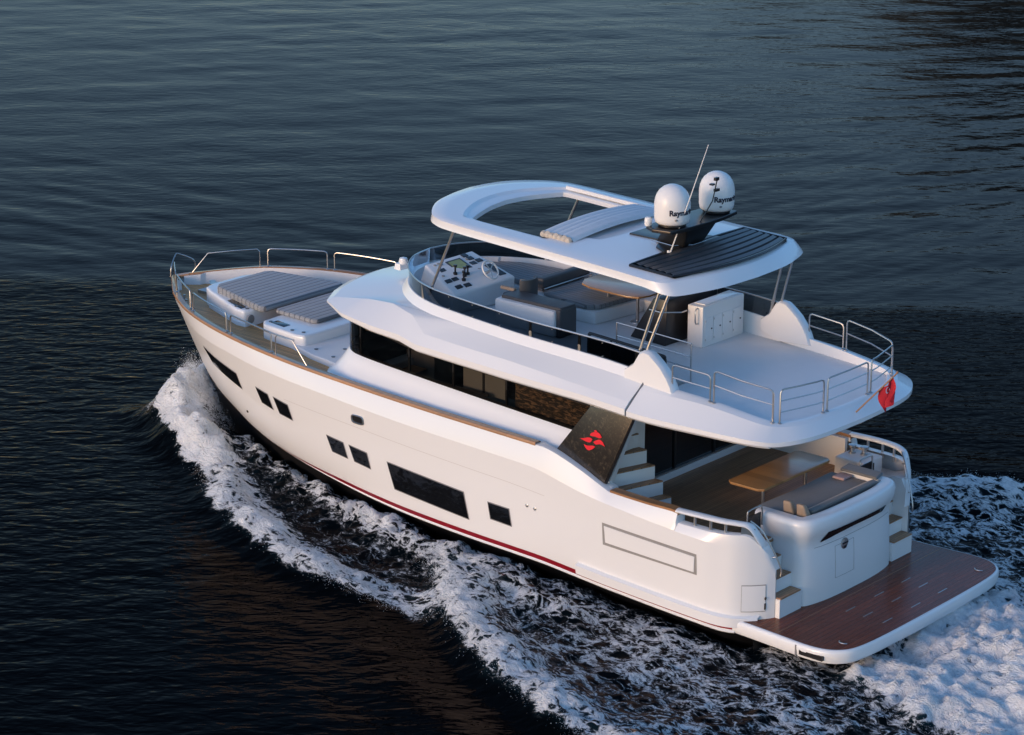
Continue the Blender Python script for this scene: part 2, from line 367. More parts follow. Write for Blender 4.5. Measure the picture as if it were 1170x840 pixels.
# stern wings: inner faces + openings rail
for m in (1, -1):
    idx = [i for i in range(len(S_)) if S_[i, 0] <= 3.885]
    top = [tuple(S_[i]) for i in idx]
    # inner wall of the wing beside the steps
    g = G()
    inner = [(max(x, 2.15), 2.2, z) for x, z in [(2.15, 1.5), (2.22, 1.78), (2.34, 2.0), (2.5, 2.02), (2.9, 1.86), (3.9, 1.86)]]
    g.strips([[(p[0], m*p[1], p[2]) for p in inner], [(p[0], m*p[1], .55) for p in inner]])
    outer = [(2.15, 2.22, 1.5), (2.22, 2.35, 1.78), (2.34, 2.5, 2.02), (2.5, 2.64, 2.03), (2.9, 2.83, 1.86), (3.9, 2.86, 1.86)]
    g.strips([[(p[0], m*p[1], p[2]+.004) for p in inner], [(p[0], m*p[1], p[2]+.004) for p in outer]])
    g.build('wing_inner', M['gel'], yacht)
    # moulded hand rail over the mooring opening
    pth = cr([(3.95, 2.83, 2.40), (3.4, 2.82, 2.42), (2.95, 2.78, 2.42), (2.68, 2.68, 2.41), (2.5, 2.56, 2.36), (2.37, 2.46, 2.14), (2.30, 2.38, 1.98)], 5)
    g = G(); rings = []
    for p in pth: rings.append([(p[0]+math.cos(a)*0.0, m*(p[1]+.10*math.cos(a)), p[2]+.045*math.sin(a)) for a in np.linspace(0, 2*math.pi, 12, endpoint=False)])
    g.strips(rings, True, True); g.build('mooring_rail', M['gel'], yacht)
    for x, y in ((3.55, 2.84), (3.2, 2.83), (2.9, 2.78)):
        G().tube([(x, m*y, 2.08), (x, m*y, 2.40)], .028, 10).build('mooring_post', M['chrome'], yacht)
    G().add([(2.62, m*2.72, 2.1), (2.45, m*2.56, 2.1), (2.42, m*2.52, 2.32), (2.6, m*2.70, 2.38)], [(0, 1, 2, 3)]).build('mooring_plate', M['chrome'], yacht)
    # slim hand rail down the aft edge
    pth = cr([(2.55, 2.50, 2.44), (2.38, 2.38, 2.26), (2.20, 2.28, 1.92), (2.06, 2.2, 1.56), (2.06, 2.2, 1.40)], 5)
    hr = G().tube([(p[0], m*p[1], p[2]) for p in pth], .016, 8).build('grab_rail', M['chrome'], yacht)
    for p in (pth[5], pth[12]): G().tube([(p[0], m*p[1], p[2]), (p[0]+.1, m*(p[1]+.03), p[2]-.03)], .012, 6).build('bracket', M['chrome'], hr)
    # access door on the rounded stern corner
    pts = []
    for x, y in ((2.56, 2.715), (2.42, 2.595), (2.30, 2.46), (2.245, 2.385)): pts.append((x-.008, m*(y+.008)))
    g = G().strips([[(x, y, .72) for x, y in pts], [(x, y, 1.25) for x, y in pts]])
    d_ = g.build('stern_locker_door', M['groove'], yacht)
    ins = [(x-.004, y+m*.004) for x, y in [tuple(np.array(pts[0])*.97+np.array(pts[1])*.03)]+pts[1:3]+[tuple(np.array(pts[3])*.9+np.array(pts[2])*.1)]]
    G().strips([[(x, y, .735) for x, y in ins], [(x, y, 1.235) for x, y in ins]]).build('panel', M['gel'], d_)
    G().lathe((2.255, m*2.41, .98), [(.03, -.03), (.03, -.018)], 10, 'x').build('latch', M['black'], d_)
    G().box(2.235, 2.25, m*2.40-.02, m*2.40+.02, .76, .88).build('latch', M['black'], d_)

# ------------------------------------------------------------------ teak cap rail, foredeck, bulwark inside
cap = [p for p in S_ if p[0] >= 7.3]
def cap_ring(P, m):
    A = []
    for o, dz in ((.012, -.02), (.012, .03), (-.0, .045), (-.13, .045), (-.15, .03), (-.15, -.02)):
        A.append([(p[0]-(0.10 if p[1] < .3 and o < -.1 else 0)+(.01 if p[1] < .3 and o > 0 else 0), m*max(p[1]+o*(1 if p[1] > .3 else .6), 0.0), p[2]+dz) for p in P])
    return A
for m in (1, -1):
    G().strips(cap_ring(cap, m)).build('teak_cap_rail', M['teakcap'], yacht, angle=40)
    L = [p for p in S_ if 3.89 <= p[0] <= 5.5]
    A = [[(p[0], m*(p[1]+o), p[2]+dz) for p in L] for o, dz in ((.0, -.01), (.0, .045), (-.2, .045), (-.2, -.01))]
    g = G().strips(A)
    for k in (0, -1): g.add([a[k] for a in A], [(0, 1, 2, 3)])
    g.build('cockpit_cap_rail', M['teakcap'], yacht, angle=40)

def sheer(x): return np.interp(x, S_[::-1, 0], S_[::-1, 1]), np.interp(x, S_[::-1, 0], S_[::-1, 2])
def fdz(x): return float(np.interp(x, [12, 14, 16, 18, 20, 21], [2.98, 3.02, 3.04, 3.05, 3.02, 3.02]))
xs = np.concatenate([np.linspace(20.6, 19, 12), np.linspace(18.8, 12.0, 30)])
g = G(); gw = G()
row1 = [(x-.12*(x > 20.3), max(float(sheer(x)[0])-.16, .02), fdz(x)) for x in xs]
row0 = [(p[0], 0, p[2]) for p in row1]
g.strips([row1, row0, mir(row1)]); g.build('foredeck', M['teakdeck'], yacht)
for m in (1, -1):
    t = [(p[0], m*p[1], float(sheer(x)[1])+.02) for p, x in zip(row1, xs)]
    gw.strips([t, [(p[0], m*(p[1]-.02), p[2]-.003) for p in row1]])
gw.build('bulwark_lining', M['gel'], yacht)

# ------------------------------------------------------------------ deck house
def wb(x): return 3.17+.055*(x-7)
def wt(x): return float(np.interp(x, [5.6, 6.5, 8.6, 10, 11.2, 11.6, 13.1], [3.74, 3.76, 3.83, 3.89, 3.96, 4.03, 4.24]))
hs = [(5.75, 2.40), (7, 2.40), (9, 2.41), (11, 2.40), (12.4, 2.36), (12.9, 2.25), (13.2, 1.95), (13.45, 1.4), (13.6, .7), (13.65, 0)]
H_ = cr(hs, 6)
def house_row(f, dy=0): return [(p[0], max(p[1]+dy*(1 if p[1] > .01 else 0), 0), f(p[0])) for p in H_]
g = G()
for m in (1, -1):
    q = lambda L: [(p[0], p[1]*m, p[2]) for p in L]
    low = []; mid = []; mid2 = []
    for p in H_:
        sy, sz = sheer(p[0]); fwd = p[0] > 12.6
        ly = min(float(sy)-.13, 2.80) if not fwd else p[1]+.3*min(1, p[1])
        low.append((p[0]+(.35 if fwd else 0), ly, float(sz)-.12 if not fwd else 3.0))
    top = house_row(wb)
    for a, b in zip(low, top):
        mid.append((a[0]*.55+b[0]*.45, a[1]*.5+b[1]*.5-.035, a[2]*.62+b[2]*.38)); mid2.append((a[0]*.25+b[0]*.75, a[1]*.16+b[1]*.84-.01, a[2]*.28+b[2]*.72))
    sill = [(p[0], max(p[1]-.03, 0), p[2]+.02) for p in top]
    g.strips([q(low), q(mid), q(mid2), q(top), q(sill)])
house = g.build('deck_house', M['gel'], yacht, angle=40)
# glazing band
for m in (1, -1):
    a = [(p[0], m*max(p[1]-.03, 0), p[2]+.02) for p in house_row(wb)]
    b = [(p[0], m*max(p[1]-.05, 0), wt(p[0])+.15) for p in H_]
    wg = G().strips([a, b]).build('cabin_window', M['glass'], house)
    for x in (12.55, 11.15, 9.95, 8.55):
        y = float(np.interp(x, H_[:, 0], H_[:, 1]))
        G().box(x-.018, x+.018, m*(y-.06)-.02, m*(y-.06)+.02, wb(x), wt(x)+.1).build('mullion', M['black'], wg)
    y = 2.33
    G().box(9.05, 12.2, m*y-.012, m*y+.012, 3.36, 3.42).build('mullion', M['black'], wg)
    G().add([(p[0], p[1]-m*.004, p[2]) for p in a]+[(p[0], p[1]-m*.006, p[2]+.05) for p in a], [(i, i+1, len(a)+i+1, len(a)+i) for i in range(len(a)-1)]).build('frit_band', M['black'], wg)
    G().strips([[(p[0], p[1]-m*.004, wt(p[0])-.01) for p in a], [(p[0], p[1]-m*.004, wt(p[0])+.16) for p in a]]).build('frit_band', M['black'], wg)
# interior seen through the glass; aft brown sheets paint in sea reflections
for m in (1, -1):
    G().box(5.95, 8.42, m*2.24-.006, m*2.24+.006, 3.05, 3.95).build('painted_reflection', M['ripple_refl'], house)
G().box(8.75, 9.85, 2.15, 2.17, 3.32, 3.84).build('salon_panel', M['panel'], house)
G().box(9.28, 9.34, 2.168, 2.178, 3.3, 3.86).build('panel_stile', M['black'], house)
it = G().box(6.3, 13.3, -2.1, 2.1, 2.0, 2.06).build('salon_floor', M['wood'], house)
G().box(6.6, 8.4, -2.05, -1.3, 2.06, 2.9).build('salon_cabinet', M['cabin'], house, .03)
G().box(9.2, 11.4, -2.05, -1.35, 2.06, 2.6).build('salon_sofa', M['cabin'], house, .03)
G().box(9.4, 11.0, .7, 1.5, 2.06, 2.75).build('salon_counter', M['cabin'], house, .03)
G().box(11.8, 12.6, .3, .9, 2.06, 3.3).build('salon_chair', M['cabin'], house, .03)
G().box(7.0, 7.1, -2.0, .4, 2.06, 3.9).build('salon_partition', M['cabin'], house, .03)
G().box(12.7, 13.3, -1.9, 1.9, 2.06, 3.45).build('salon_dashboard', M['black'], house, .03)
G().box(6.3, 12.6, -2.1, 2.1, 3.98, 4.02).build('salon_ceiling', M['cabin'], house)

# ------------------------------------------------------------------ flybridge moulding
FT = [((14.4, 0, 4.40), (14.1, 0, 4.57), (12.75, 0, 4.95)), ((14.3, .8, 4.39), (14.02, .72, 4.56), (12.62, .6, 4.95)), ((14.08, 1.5, 4.37), (13.92, 1.40, 4.50), (12.32, 1.1, 4.94)), ((13.74, 2.06, 4.35), (13.68, 1.93, 4.45), (11.9, 1.52, 4.92)),
 ((12.9, 2.5, 4.31), (12.52, 2.08, 4.66), (11.35, 1.86, 4.9)), ((11.95, 2.68, 4.25), (11.75, 2.17, 4.73), (10.75, 2.06, 4.88)), ((11.15, 2.69, 4.20), (11.05, 2.35, 4.66), (10.05, 2.15, 4.86)), ((10.6, 2.77, 4.12), (10.5, 2.60, 4.43), (9.6, 2.18, 4.84)),
 ((9.5, 2.8, 4.09), (9.4, 2.66, 4.40), (9.0, 2.2, 4.81)), ((8.2, 2.82, 4.05), (8.2, 2.68, 4.37), (8.1, 2.2, 4.76)), ((6.3, 2.82, 4.01), (6.3, 2.69, 4.25), (6.3, 2.2, 4.70)), ((5.25, 2.82, 3.95), (5.25, 2.69, 4.18), (5.25, 2.2, 4.62))]
FA = [((5.21, 2.82, 3.94), (5.21, 2.42, 4.36), (5.21, 2.22, 4.48)), ((4.6, 2.79, 3.92), (4.55, 2.36, 4.36), (4.55, 2.18, 4.43)), ((3.8, 2.72, 3.92), (3.75, 2.28, 4.33), (3.75, 2.12, 4.37)), ((2.85, 2.62, 3.92), (2.8, 2.2, 4.22), (2.8, 2.05, 4.25)), ((2.45, 2.48, 3.9), (2.52, 2.1, 4.17), (2.55, 1.95, 4.2)),
 ((2.2, 2.22, 3.87), (2.36, 1.92, 4.14), (2.42, 1.8, 4.17)), ((1.98, 1.75, 3.87), (2.2, 1.6, 4.12), (2.28, 1.5, 4.16)), ((1.87, 1.1, 3.87), (2.1, 1.05, 4.11), (2.2, 1.0, 4.15)), ((1.83, 0, 3.87), (2.06, 0, 4.11), (2.16, 0, 4.15))]
def fz(x): return 4.13+.035*(x-2.2)      # upper deck floor
def fly_rows(F, n=6):
    W = cr([f[2] for f in F], n)
    def lin(P): P = np.array(P, float); q = np.arange((len(P)-1)*n+1)/n; return np.stack([np.interp(q, np.arange(len(P)), P[:, c]) for c in range(3)], 1)
    L = cr([f[0] for f in F], n); U = cr([f[1] for f in F], n)
    if F is FT:
        b = np.clip((np.arange(len(L))/n-1.2), 0, 1)[:, None]
        L = L*(1-b)+lin([f[0] for f in F])*b; U = U*(1-b)+lin([f[1] for f in F])*b
    lip = L.copy(); lip[:, 2] += np.interp(L[:, 0], [2, 5.2, 5.25, 11, 12, 13.6, 14.4], [.08, .10, .12, .12, .10, .04, .05])
    und = L.copy(); c = np.array([8.0, 0]); und[:, 1] = L[:, 1]-.06*np.minimum(1, L[:, 1]/.5); und[:, 0] -= np.where(L[:, 0] > 13, .07, 0); und[:, 0] += np.where(L[:, 0] < 2.3, .07, 0); und[:, 2] -= .05
    und2 = und.copy(); und2[:, 1] *= .80; und2[:, 0] -= np.where(L[:, 0] > 13, .4, 0); und2[:, 0] += np.where(L[:, 0] < 2.3, .3, 0); und2[:, 2] += .02
    fore = W[:, 0] > 5.22
    V = np.where(fore[:, None], W, U*.4+W*.6); V[:, 2] -= np.where(fore, .18, 0); V[:, 1] += np.where(fore, .09*np.minimum(1, W[:, 1]/.4), 0); V[:, 0] += np.where(W[:, 0] > 10.5, .10*(W[:, 0]-10.5)/2.2, 0)
    win = W.copy(); win[:, 1] -= .06*np.minimum(1, W[:, 1]/.3); win[:, 0] -= np.where(W[:, 0] > 12, .06, 0); win[:, 0] += np.where(W[:, 0] < 2.5, .06, 0)
    flo = win.copy(); flo[:, 1] -= .03*np.minimum(1, W[:, 1]/.3); flo[:, 2] = [fz(x)-.02 for x in flo[:, 0]]
    return [und2, und, L, lip, U, V, W, win, flo]
fly = None
for F, nm in ((FT, 'flybridge_coaming'), (FA, 'aft_deck_overhang')):
    g = G()
    rows = fly_rows(F)
    for m in (1, -1):
        for i0, i1 in ((0, 2), (2, 3), (3, 4), (4, 5), (5, 8)): g.strips([[(p[0], m*p[1], p[2]) for p in r] for r in rows[i0:i1+1]])
    # ceiling between the two undersides
    u = rows[0]; g.strips([[tuple(p) for p in u], [(p[0], 0, p[2]) for p in u], [(p[0], -p[1], p[2]) for p in u]])
    for k in (0, -1):
        if abs(rows[2][k][1]) > .1:
            for m in (1, -1): g.add([(r[k][0], m*r[k][1], r[k][2]) for r in rows], [tuple(range(len(rows)))])
    o = g.build(nm, M['gel'], yacht, angle=24, weld=False)
    if fly is None: fly = o
G().strips([[(5.232, m_*(y+.003), z+.002) for y, z in ((2.80, 3.93), (2.82, 4.0), (2.60, 4.24), (2.42, 4.38), (2.2, 4.55))] for m_ in (1,)]+[[(5.21, (y-.02), z-.03) for y, z in ((2.80, 3.93), (2.82, 4.0), (2.60, 4.24), (2.42, 4.38), (2.2, 4.55))]]).build('moulding_joint', M['gray'], fly)

# upper deck floor with the stair hatch left open
inner = cr([f[2] for f in FT], 6); inA = cr([f[2] for f in FA], 6)
def half_w(x):
    a = np.concatenate([inner, inA]); return float(np.interp(x, a[::-1, 0], a[::-1, 1]))-.08
HX0, HX1, HY0, HY1 = 5.05, 6.9, 1.2, 1.78
g = G(); xs = sorted(set(list(np.linspace(2.24, 12.6, 40))+[HX0, HX1]))
for a, b in zip(xs[:-1], xs[1:]):
    wa, wb_ = half_w(a), half_w(b)
    if a >= HX0-1e-6 and b <= HX1+1e-6:
        segs = [(-wa, -wb_, HY0, HY0), (HY1, HY1, wa, wb_)]
    else: segs = [(-wa, -wb_, wa, wb_)]
    for y0a, y0b, y1a, y1b in segs: g.add([(a, y0a, fz(a)), (b, y0b, fz(b)), (b, y1b, fz(b)), (a, y1a, fz(a))], [(0, 1, 2, 3)])
g.build('upper_deck', M['nonslip'], yacht)
G().strips([[(HX0, HY0, z(HX0)), (HX1, HY0, z(HX1)), (HX1, HY1, z(HX1)), (HX0, HY1, z(HX0)), (HX0, HY0, z(HX0))] for z in (fz, lambda x: fz(x)-.3)]).build('hatch_lining', M['deckgel'], yacht)

# coaming wings at the foot of the hardtop legs
for m in (1, -1):
    prof = [(5.72, 4.62), (5.5, 4.78), (5.36, 5.02), (5.26, 5.075), (5.12, 5.06), (4.98, 4.96), (4.82, 4.83), (4.68, 4.66), (4.58, 4.5), (4.5, 4.3), (5.2, 4.25), (5.72, 4.4)]
    g = G(); rr = []
    for y, s in ((2.06, .95), (2.1, 1), (2.24, 1), (2.30, .93)):
        c = (5.1, 4.6); rr.append([(c[0]+(x-c[0])*s, m*(y+.0*(x)), c[1]+(z-c[1])*s) for x, z in prof])
    g.strips(rr, True, True); g.build('coaming_wing', M['gel'], yacht, angle=50)

# windscreen
ws = [p for p in inner if p[0] > 5.3]
def wtop(p): return p[2]+float(np.interp(p[0], [5.3, 8, 12.75], [.36, .31, .30]))
for m in (1, -1):
    a = [(p[0], m*max(p[1]-.03, 0), p[2]-.01) for p in ws]; b = [(p[0]-.02, m*max(p[1]-.0, 0), wtop(p)) for p in ws]
    wsn = G().strips([a, b]).build('windscreen', M['smoked'], yacht)
    G().tube([(p[0], p[1], p[2]+.01) for p in b], .016, 6).build('top_rail', M['chrome'], wsn)
    for x in (11.15, 8.15, 7.0, 5.55):
        i = min(range(len(ws)), key=lambda k: abs(ws[k][0]-x)); p, q = a[i], b[i]
        G().box(p[0]-.03, p[0]+.03, p[1]-.012, p[1]+.012, p[2], q[2]).build('windscreen_post', M['chrome'], wsn)
    for x in (10.3, 9.6, 8.9, 7.55, 6.4):
        i = min(range(len(ws)), key=lambda k: abs(ws[k][0]-x)); p, q = a[i], b[i]
        for t in (.12, .88): G().lathe((p[0], p[1], p[2]+(q[2]-p[2])*t), [(.012, -.02), (.012, .03)], 8, 'y').build('glass_clamp', M['chrome'], wsn)
G().box(13.02, 13.2, .35, .6, 4.85, 4.98, .02, .02).lathe((13.05, .47, 5.02), [(.02, -.06), (.08, -.05), (.10, 0), (.08, .07), (.02, .09)], 14).build('searchlight', M['gel'], yacht, angle=50)

# ------------------------------------------------------------------ wing panels with the red emblem
for m in (1, -1):
    P = [(6.92, 2.79, 2.89), (6.12, 2.74, 3.93), (5.10, 2.76, 3.90), (5.70, 2.84, 2.50)]
    g = G().hexa([(x, m*y, z) for x, y, z in P], [(x, m*(y-.12), z) for x, y, z in P])
    wp = g.build('wing_panel', M['wing'], yacht, .012)
    G().tube([(5.685, m*2.80, 2.50), (5.085, m*2.72, 3.92)], .028, 6).build('panel_trim', M['black'], wp)
    # emblem: five swept brush strokes
    Pn = [Vector((x, m*y, z)) for x, y, z in P]
    def onp(u, v):   # u towards the stern, v upwards, 0..1 across the panel
        a = Pn[0].lerp(Pn[3], u); b = Pn[1].lerp(Pn[2], u); return a.lerp(b, v)+Vector((0, m*.006, 0))
    strokes = [[(6.09, 3.37, .0), (6.05, 3.39, .03), (5.96, 3.41, .045), (5.87, 3.405, .05), (5.80, 3.385, .0)], [(6.32, 3.255, .0), (6.23, 3.255, .022), (6.14, 3.265, .045), (6.07, 3.275, .042), (6.02, 3.30, .0)],
               [(6.0, 3.25, .0), (5.94, 3.255, .04), (5.85, 3.285, .042), (5.78, 3.27, .03), (5.72, 3.22, .0)], [(6.23, 3.16, .0), (6.17, 3.12, .03), (6.11, 3.11, .045), (6.02, 3.14, .035), (5.95, 3.17, .0)], [(6.0, 3.47, .0), (5.96, 3.475, .018), (5.91, 3.475, .0)]]
    g = G()
    for st in strokes:
        S = cr(st, 5); g.strips([[(a, m*(2.79+.05*(3.2-b)+.016), b) for a, b in [(q[0], q[1]+k_*abs(q[2])) for q in S]] for k_ in (1, 0, -1)])
    g.build('emblem', M['redlogo'], wp)
    G().hexa([(6.05, m*2.7, 3.84), (5.12, m*2.7, 3.80), (5.12, m*2.5, 3.80), (6.05, m*2.5, 3.84)], [(6.05, m*2.76, 4.0), (5.12, m*2.78, 3.98), (5.12, m*2.5, 3.98), (6.05, m*2.5, 4.0)]).build('panel_header', M['gel'], wp)
    G().hexa([(6.55, m*2.66, 2.86), (5.9, m*2.62, 3.9), (5.12, m*2.62, 3.9), (5.72, m*2.70, 2.4)], [(6.55, m*2.55, 2.86), (5.9, m*2.55, 3.9), (5.12, m*2.55, 3.9), (5.72, m*2.55, 2.4)]).build('stair_wall', M['gel'], yacht)
    G().hexa([(7.35, m*2.93, 2.80), (5.5, m*2.9, 2.3), (5.5, m*2.6, 2.3), (7.35, m*2.55, 2.80)], [(7.35, m*2.80, 2.93), (5.55, m*2.8, 2.44), (5.55, m*2.6, 2.44), (7.35, m*2.56, 2.93)]).build('coaming_step', M['gel'], yacht, .02)

# ------------------------------------------------------------------ cockpit
CF = 1.75
G().box(2.75, 6.3, -2.62, 2.62, CF-.05, CF).build('cockpit_sole', M['teakfloor'], yacht)
for m in (1, -1):
    G().box(3.95, 6.3, m*2.66-.04, m*2.66+.04, CF, 2.36).build('cockpit_lining', M['deckgel'], yacht)
    G().box(3.9, 5.55, m*2.72, m*2.9, 2.28, 2.36).build('coaming_top', M['gel'], yacht) if m > 0 else G().box(3.9, 5.55, -2.9, -2.72, 2.28, 2.36).build('coaming_top', M['gel'], yacht)
sb = G().box(6.22, 6.28, -2.5, 1.35, CF+.14, 3.92).build('salon_door', M['hullglass'], yacht)
G().box(6.16, 6.22, -2.5, 1.35, CF, CF+.14).build('door_sill', M['gel'], sb)
G().box(6.17, 6.21, -2.5, 1.35, CF+.145, CF+.175).build('door_track', M['chrome'], sb)
for y in (-1.3, 0.0): G().box(6.19, 6.22, y-.03, y+.03, CF+.18, 3.9).build('door_stile', M['black'], sb)
# stairs up to the flybridge
for k in range(6):
    z = 1.98+.285*(k-.0)+.0; x = 5.14+.18*k
    if k == 0: z = 1.98
    g = G().hexa([(x+.30, 2.52, z-.26), (x, 1.48+.03*k, z-.26), (x+.42, 1.48, z-.26), (x+.5, 2.52, z-.26)], [(x+.30, 2.52, z), (x, 1.48+.03*k, z), (x+.42, 1.48, z), (x+.5, 2.52, z)])
    stp = g.build('stair_riser', M['gel'], yacht, .008)
    G().hexa([(x+.285, 2.50, z+.002), (x-.012, 1.50+.03*k, z+.002), (x+.28, 1.50+.03*k, z+.002), (x+.48, 2.5, z+.002)], [(x+.285, 2.50, z+.028), (x-.012, 1.50+.03*k, z+.028), (x+.28, 1.50+.03*k, z+.028), (x+.48, 2.5, z+.028)]).build('tread', M['tread'], stp)
G().box(5.9, 6.28, 1.36, 2.55, CF, 3.9).build('stair_back', M['gel'], yacht)

# transom block with bench
tb = [(3.12, 1.52), (2.5, 1.53), (2.22, 1.53), (2.08, 1.46), (2.0, 1.3), (1.93, .9), (1.9, .4), (1.9, 0)]
def tb_loop(off, inner_x=3.12):
    h = cr([(a, b, 0) for a, b in tb], 4); out = []
    for i, p in enumerate(h):
        a = h[max(i-1, 0)]; b = h[min(i+1, len(h)-1)]; d = (b-a)[:2]; d /= np.hypot(*d)+1e-9; n = np.array([d[1], -d[0]])
        if i == len(h)-1: n = np.array([-1., 0.])
        q = p[:2]+n*off; out.append((q[0], q[1]))
    return out+[(x, -y) for x, y in out[-2::-1]]
lev = [(.56, .0), (.9, -.005), (1.3, -.02), (1.62, -.045), (1.78, -.045), (1.90, .01), (2.02, .05), (2.14, .06), (2.22, .04), (2.255, .0), (2.26, -.06), (2.25, -.22), (2.10, -.25)]
rings = [[(x, y, z) for x, y in tb_loop(o)] for z, o in lev]
tr = G().strips(rings).build('transom', M['gel'], yacht, angle=40)
# dark slot window on the aft face, swept
def tface(y, z):
    o = float(np.interp(z, [l[0] for l in lev[:9]], [l[1] for l in lev[:9]])); P = np.array(tb_loop(o)); h = P[len(P)//2-14:len(P)//2+15]
    return float(np.interp(y, h[::-1, 1], h[::-1, 0]))
up = [(.92, 1.93), (.3, 1.925), (-.4, 1.915), (-1.05, 1.90)]; lo = [(1.06, 1.74), (.3, 1.80), (-.4, 1.80), (-.99, 1.775)]
U_ = cr([(a, b, 0) for a, b in up], 6); L_ = cr([(a, b, 0) for a, b in lo], 6)
G().strips([[(tface(p[0], p[1])-.012, p[0], p[1]) for p in (U_*(1-t)+L_*t)] for t in np.linspace(0, 1, 6)]).build('stern_window', M['hullglass'], tr)
for (y0, y1, z0, z1) in ((.62, .02, .92, 1.55),):
    rim = [(y0, z0), (y1, z0), (y1, z1), (y0, z1)]
    G().tube([(tface(y, z)-.001, y, z) for y, z in [(y0, z0), ((y0+y1)/2, z0), (y1, z0), (y1, (z0+z1)/2), (y1, z1), ((y0+y1)/2, z1), (y0, z1), (y0, (z0+z1)/2)]], .005, 5, True).build('transom_hatch_seam', M['groove'], tr)
G().tube([(tface(y, 1.66)-.006, y, 1.66) for y in np.linspace(1.2, -1.3, 14)], .004, 5).build('transom_seam', M['groove'], tr)
hx = tface(.33, 1.52)
G().lathe((hx, .33, 1.53), [(.11, .0), (.11, -.012), (.09, -.02)], 20, 'x').build('engine_hatch_handle', M['chrome'], tr)
G().box(hx-.03, hx-.018, .24, .42, 1.53, 1.56).box(hx-.03, hx-.018, .30, .36, 1.44, 1.49).build('handle_slot', M['black'], tr)
# seat base & steps either side
G().box(2.6, 3.3, -1.45, 1.3, CF, 2.06).build('bench_base', M['gel'], tr, .03)
for m in (1, -1):
    for k in range(4):
        x = 2.05+.235*k; z = .93+.285*k
        st = G().box(x, 3.3, min(m*1.52, m*2.21), max(m*1.52, m*2.21), (z-.30) if k else .56, z).build('boarding_step', M['gel'], yacht)
        G().box(x-.015, x+.235, min(m*1.56, m*2.19), max(m*1.56, m*2.19), z+.002, z+.025).build('tread', M['tread'], st)
    lp = cr([(2.92, 1.62, 2.02), (2.92, 1.62, 2.32), (2.94, 1.68, 2.40), (2.94, 2.0, 2.40), (2.94, 2.06, 2.32), (2.94, 2.06, 1.9)], 4)
    gt = G().tube([(p[0], m*p[1], p[2]) for p in lp], .018, 8).build('gate_hoop', M['chrome'], yacht)
    G().box(2.93, 2.95, min(m*1.64, m*2.04), max(m*1.64, m*2.04), 1.85, 2.28).build('gate_panel', M['smoked'], gt)
# starboard corner cabinet with winch
cb = G().box(3.05, 3.75, -2.62, -1.95, CF, 2.22).build('corner_cabinet', M['deckgel'], yacht, .05, 3)
G().box(3.04, 3.05, -2.3, -2.02, 1.85, 2.15).build('cabinet_opening', M['black'], cb)
for x, y in ((3.6, -2.35), (3.35, -2.4)):
    G().lathe((x, y, 2.22), [(.075, 0), (.075, .03), (.05, .05), (.05, .11), (.08, .14), (.08, .17), (.03, .18)], 16).build('winch', M['chrome'], yacht)
for x, y in ((3.45, 2.45), (3.2, 2.5)):
    G().lathe((x, y, 1.865), [(.075, 0), (.075, .03), (.05, .05), (.05, .11), (.08, .14), (.08, .17), (.03, .18)], 16).build('winch', M['darksteel'], yacht)

# ------------------------------------------------------------------ swim platform
pw = [(2.95, 2.80), (2.3, 2.83), (1.6, 2.88), (1.0, 2.92), (.62, 2.86), (.38, 2.68), (.26, 2.42), (.20, 1.9), (.175, 1.0), (.17, 0)]
pl = cr([(a, b*.975, 0) for a, b in pw], 5)
def pl_loop(o):
    out = []
    for i, p in enumerate(pl):
        a = pl[max(i-1, 0)]; b = pl[min(i+1, len(pl)-1)]; d = (b-a)[:2]; d /= np.hypot(*d); n = np.array([d[1], -d[0]])
        if i == len(pl)-1: n = np.array([-1., 0])
        if n[1] < 0 and n[0] > 0: n = -n
        out.append(tuple(p[:2]+n*o))
    return out+[(x, -y) for x, y in out[-2::-1]]
PL0 = [(p[0], p[1]) for p in pl]+[(p[0], -p[1]) for p in pl[-2::-1]]
ctr = np.array([1.6, 0])
def scl(o): return [tuple(np.array(p)+(np.array(p)-ctr)/np.hypot(*(np.array(p)-ctr))*o*np.array([1, 1])) for p in PL0]
n = len(PL0)
swim = G().strips([[(x, y, z) for x, y in scl(o)] for z, o in ((.2, -.5), (.27, -.05), (.30, .02), (.35, .045), (.43, .05), (.435, .06), (.50, .062), (.54, .045), (.558, .02), (.56, 0)) ]+[[(x, y, .56) for x, y in PL0]]).add([(x, y, .558) for x, y in PL0], [tuple(range(n))]).build('swim_platform', M['gel'], yacht, angle=40)
G().add([(x, y, .564) for x, y in scl(-.012)], [tuple(range(n))]).build('platform_planking', M['teakwet'], swim)
for x in (1.32, .935, .51):
    for y in (.97, .02, -.90):
        G().box(x-.009, x+.009, y-.155, y+.155, .5645, .569).build('chock_slot', M['chrome'], swim)
for y in (1.55,):
    G().box(1.70, 1.712, -2.74, 2.74, .5645, .566).build('planking_seam', M['tread'], swim)
for y0 in (2.3, -2.3):
    G().tube([(.55+.10*math.cos(a), y0+.10*math.sin(a), .57) for a in np.linspace(.3, 2.6, 10)], .012, 6).build('folding_cleat', M['chrome'], swim)
for m in (1, -1):
    G().box(.62, 1.12, min(m*2.84, m*2.905), max(m*2.84, m*2.905), .36, .45).build('side_light', M['black'], swim)
    G().box(1.18, 1.21, min(m*2.84, m*2.905), max(m*2.84, m*2.905), .30, .52).build('platform_joint', M['gray'], swim)

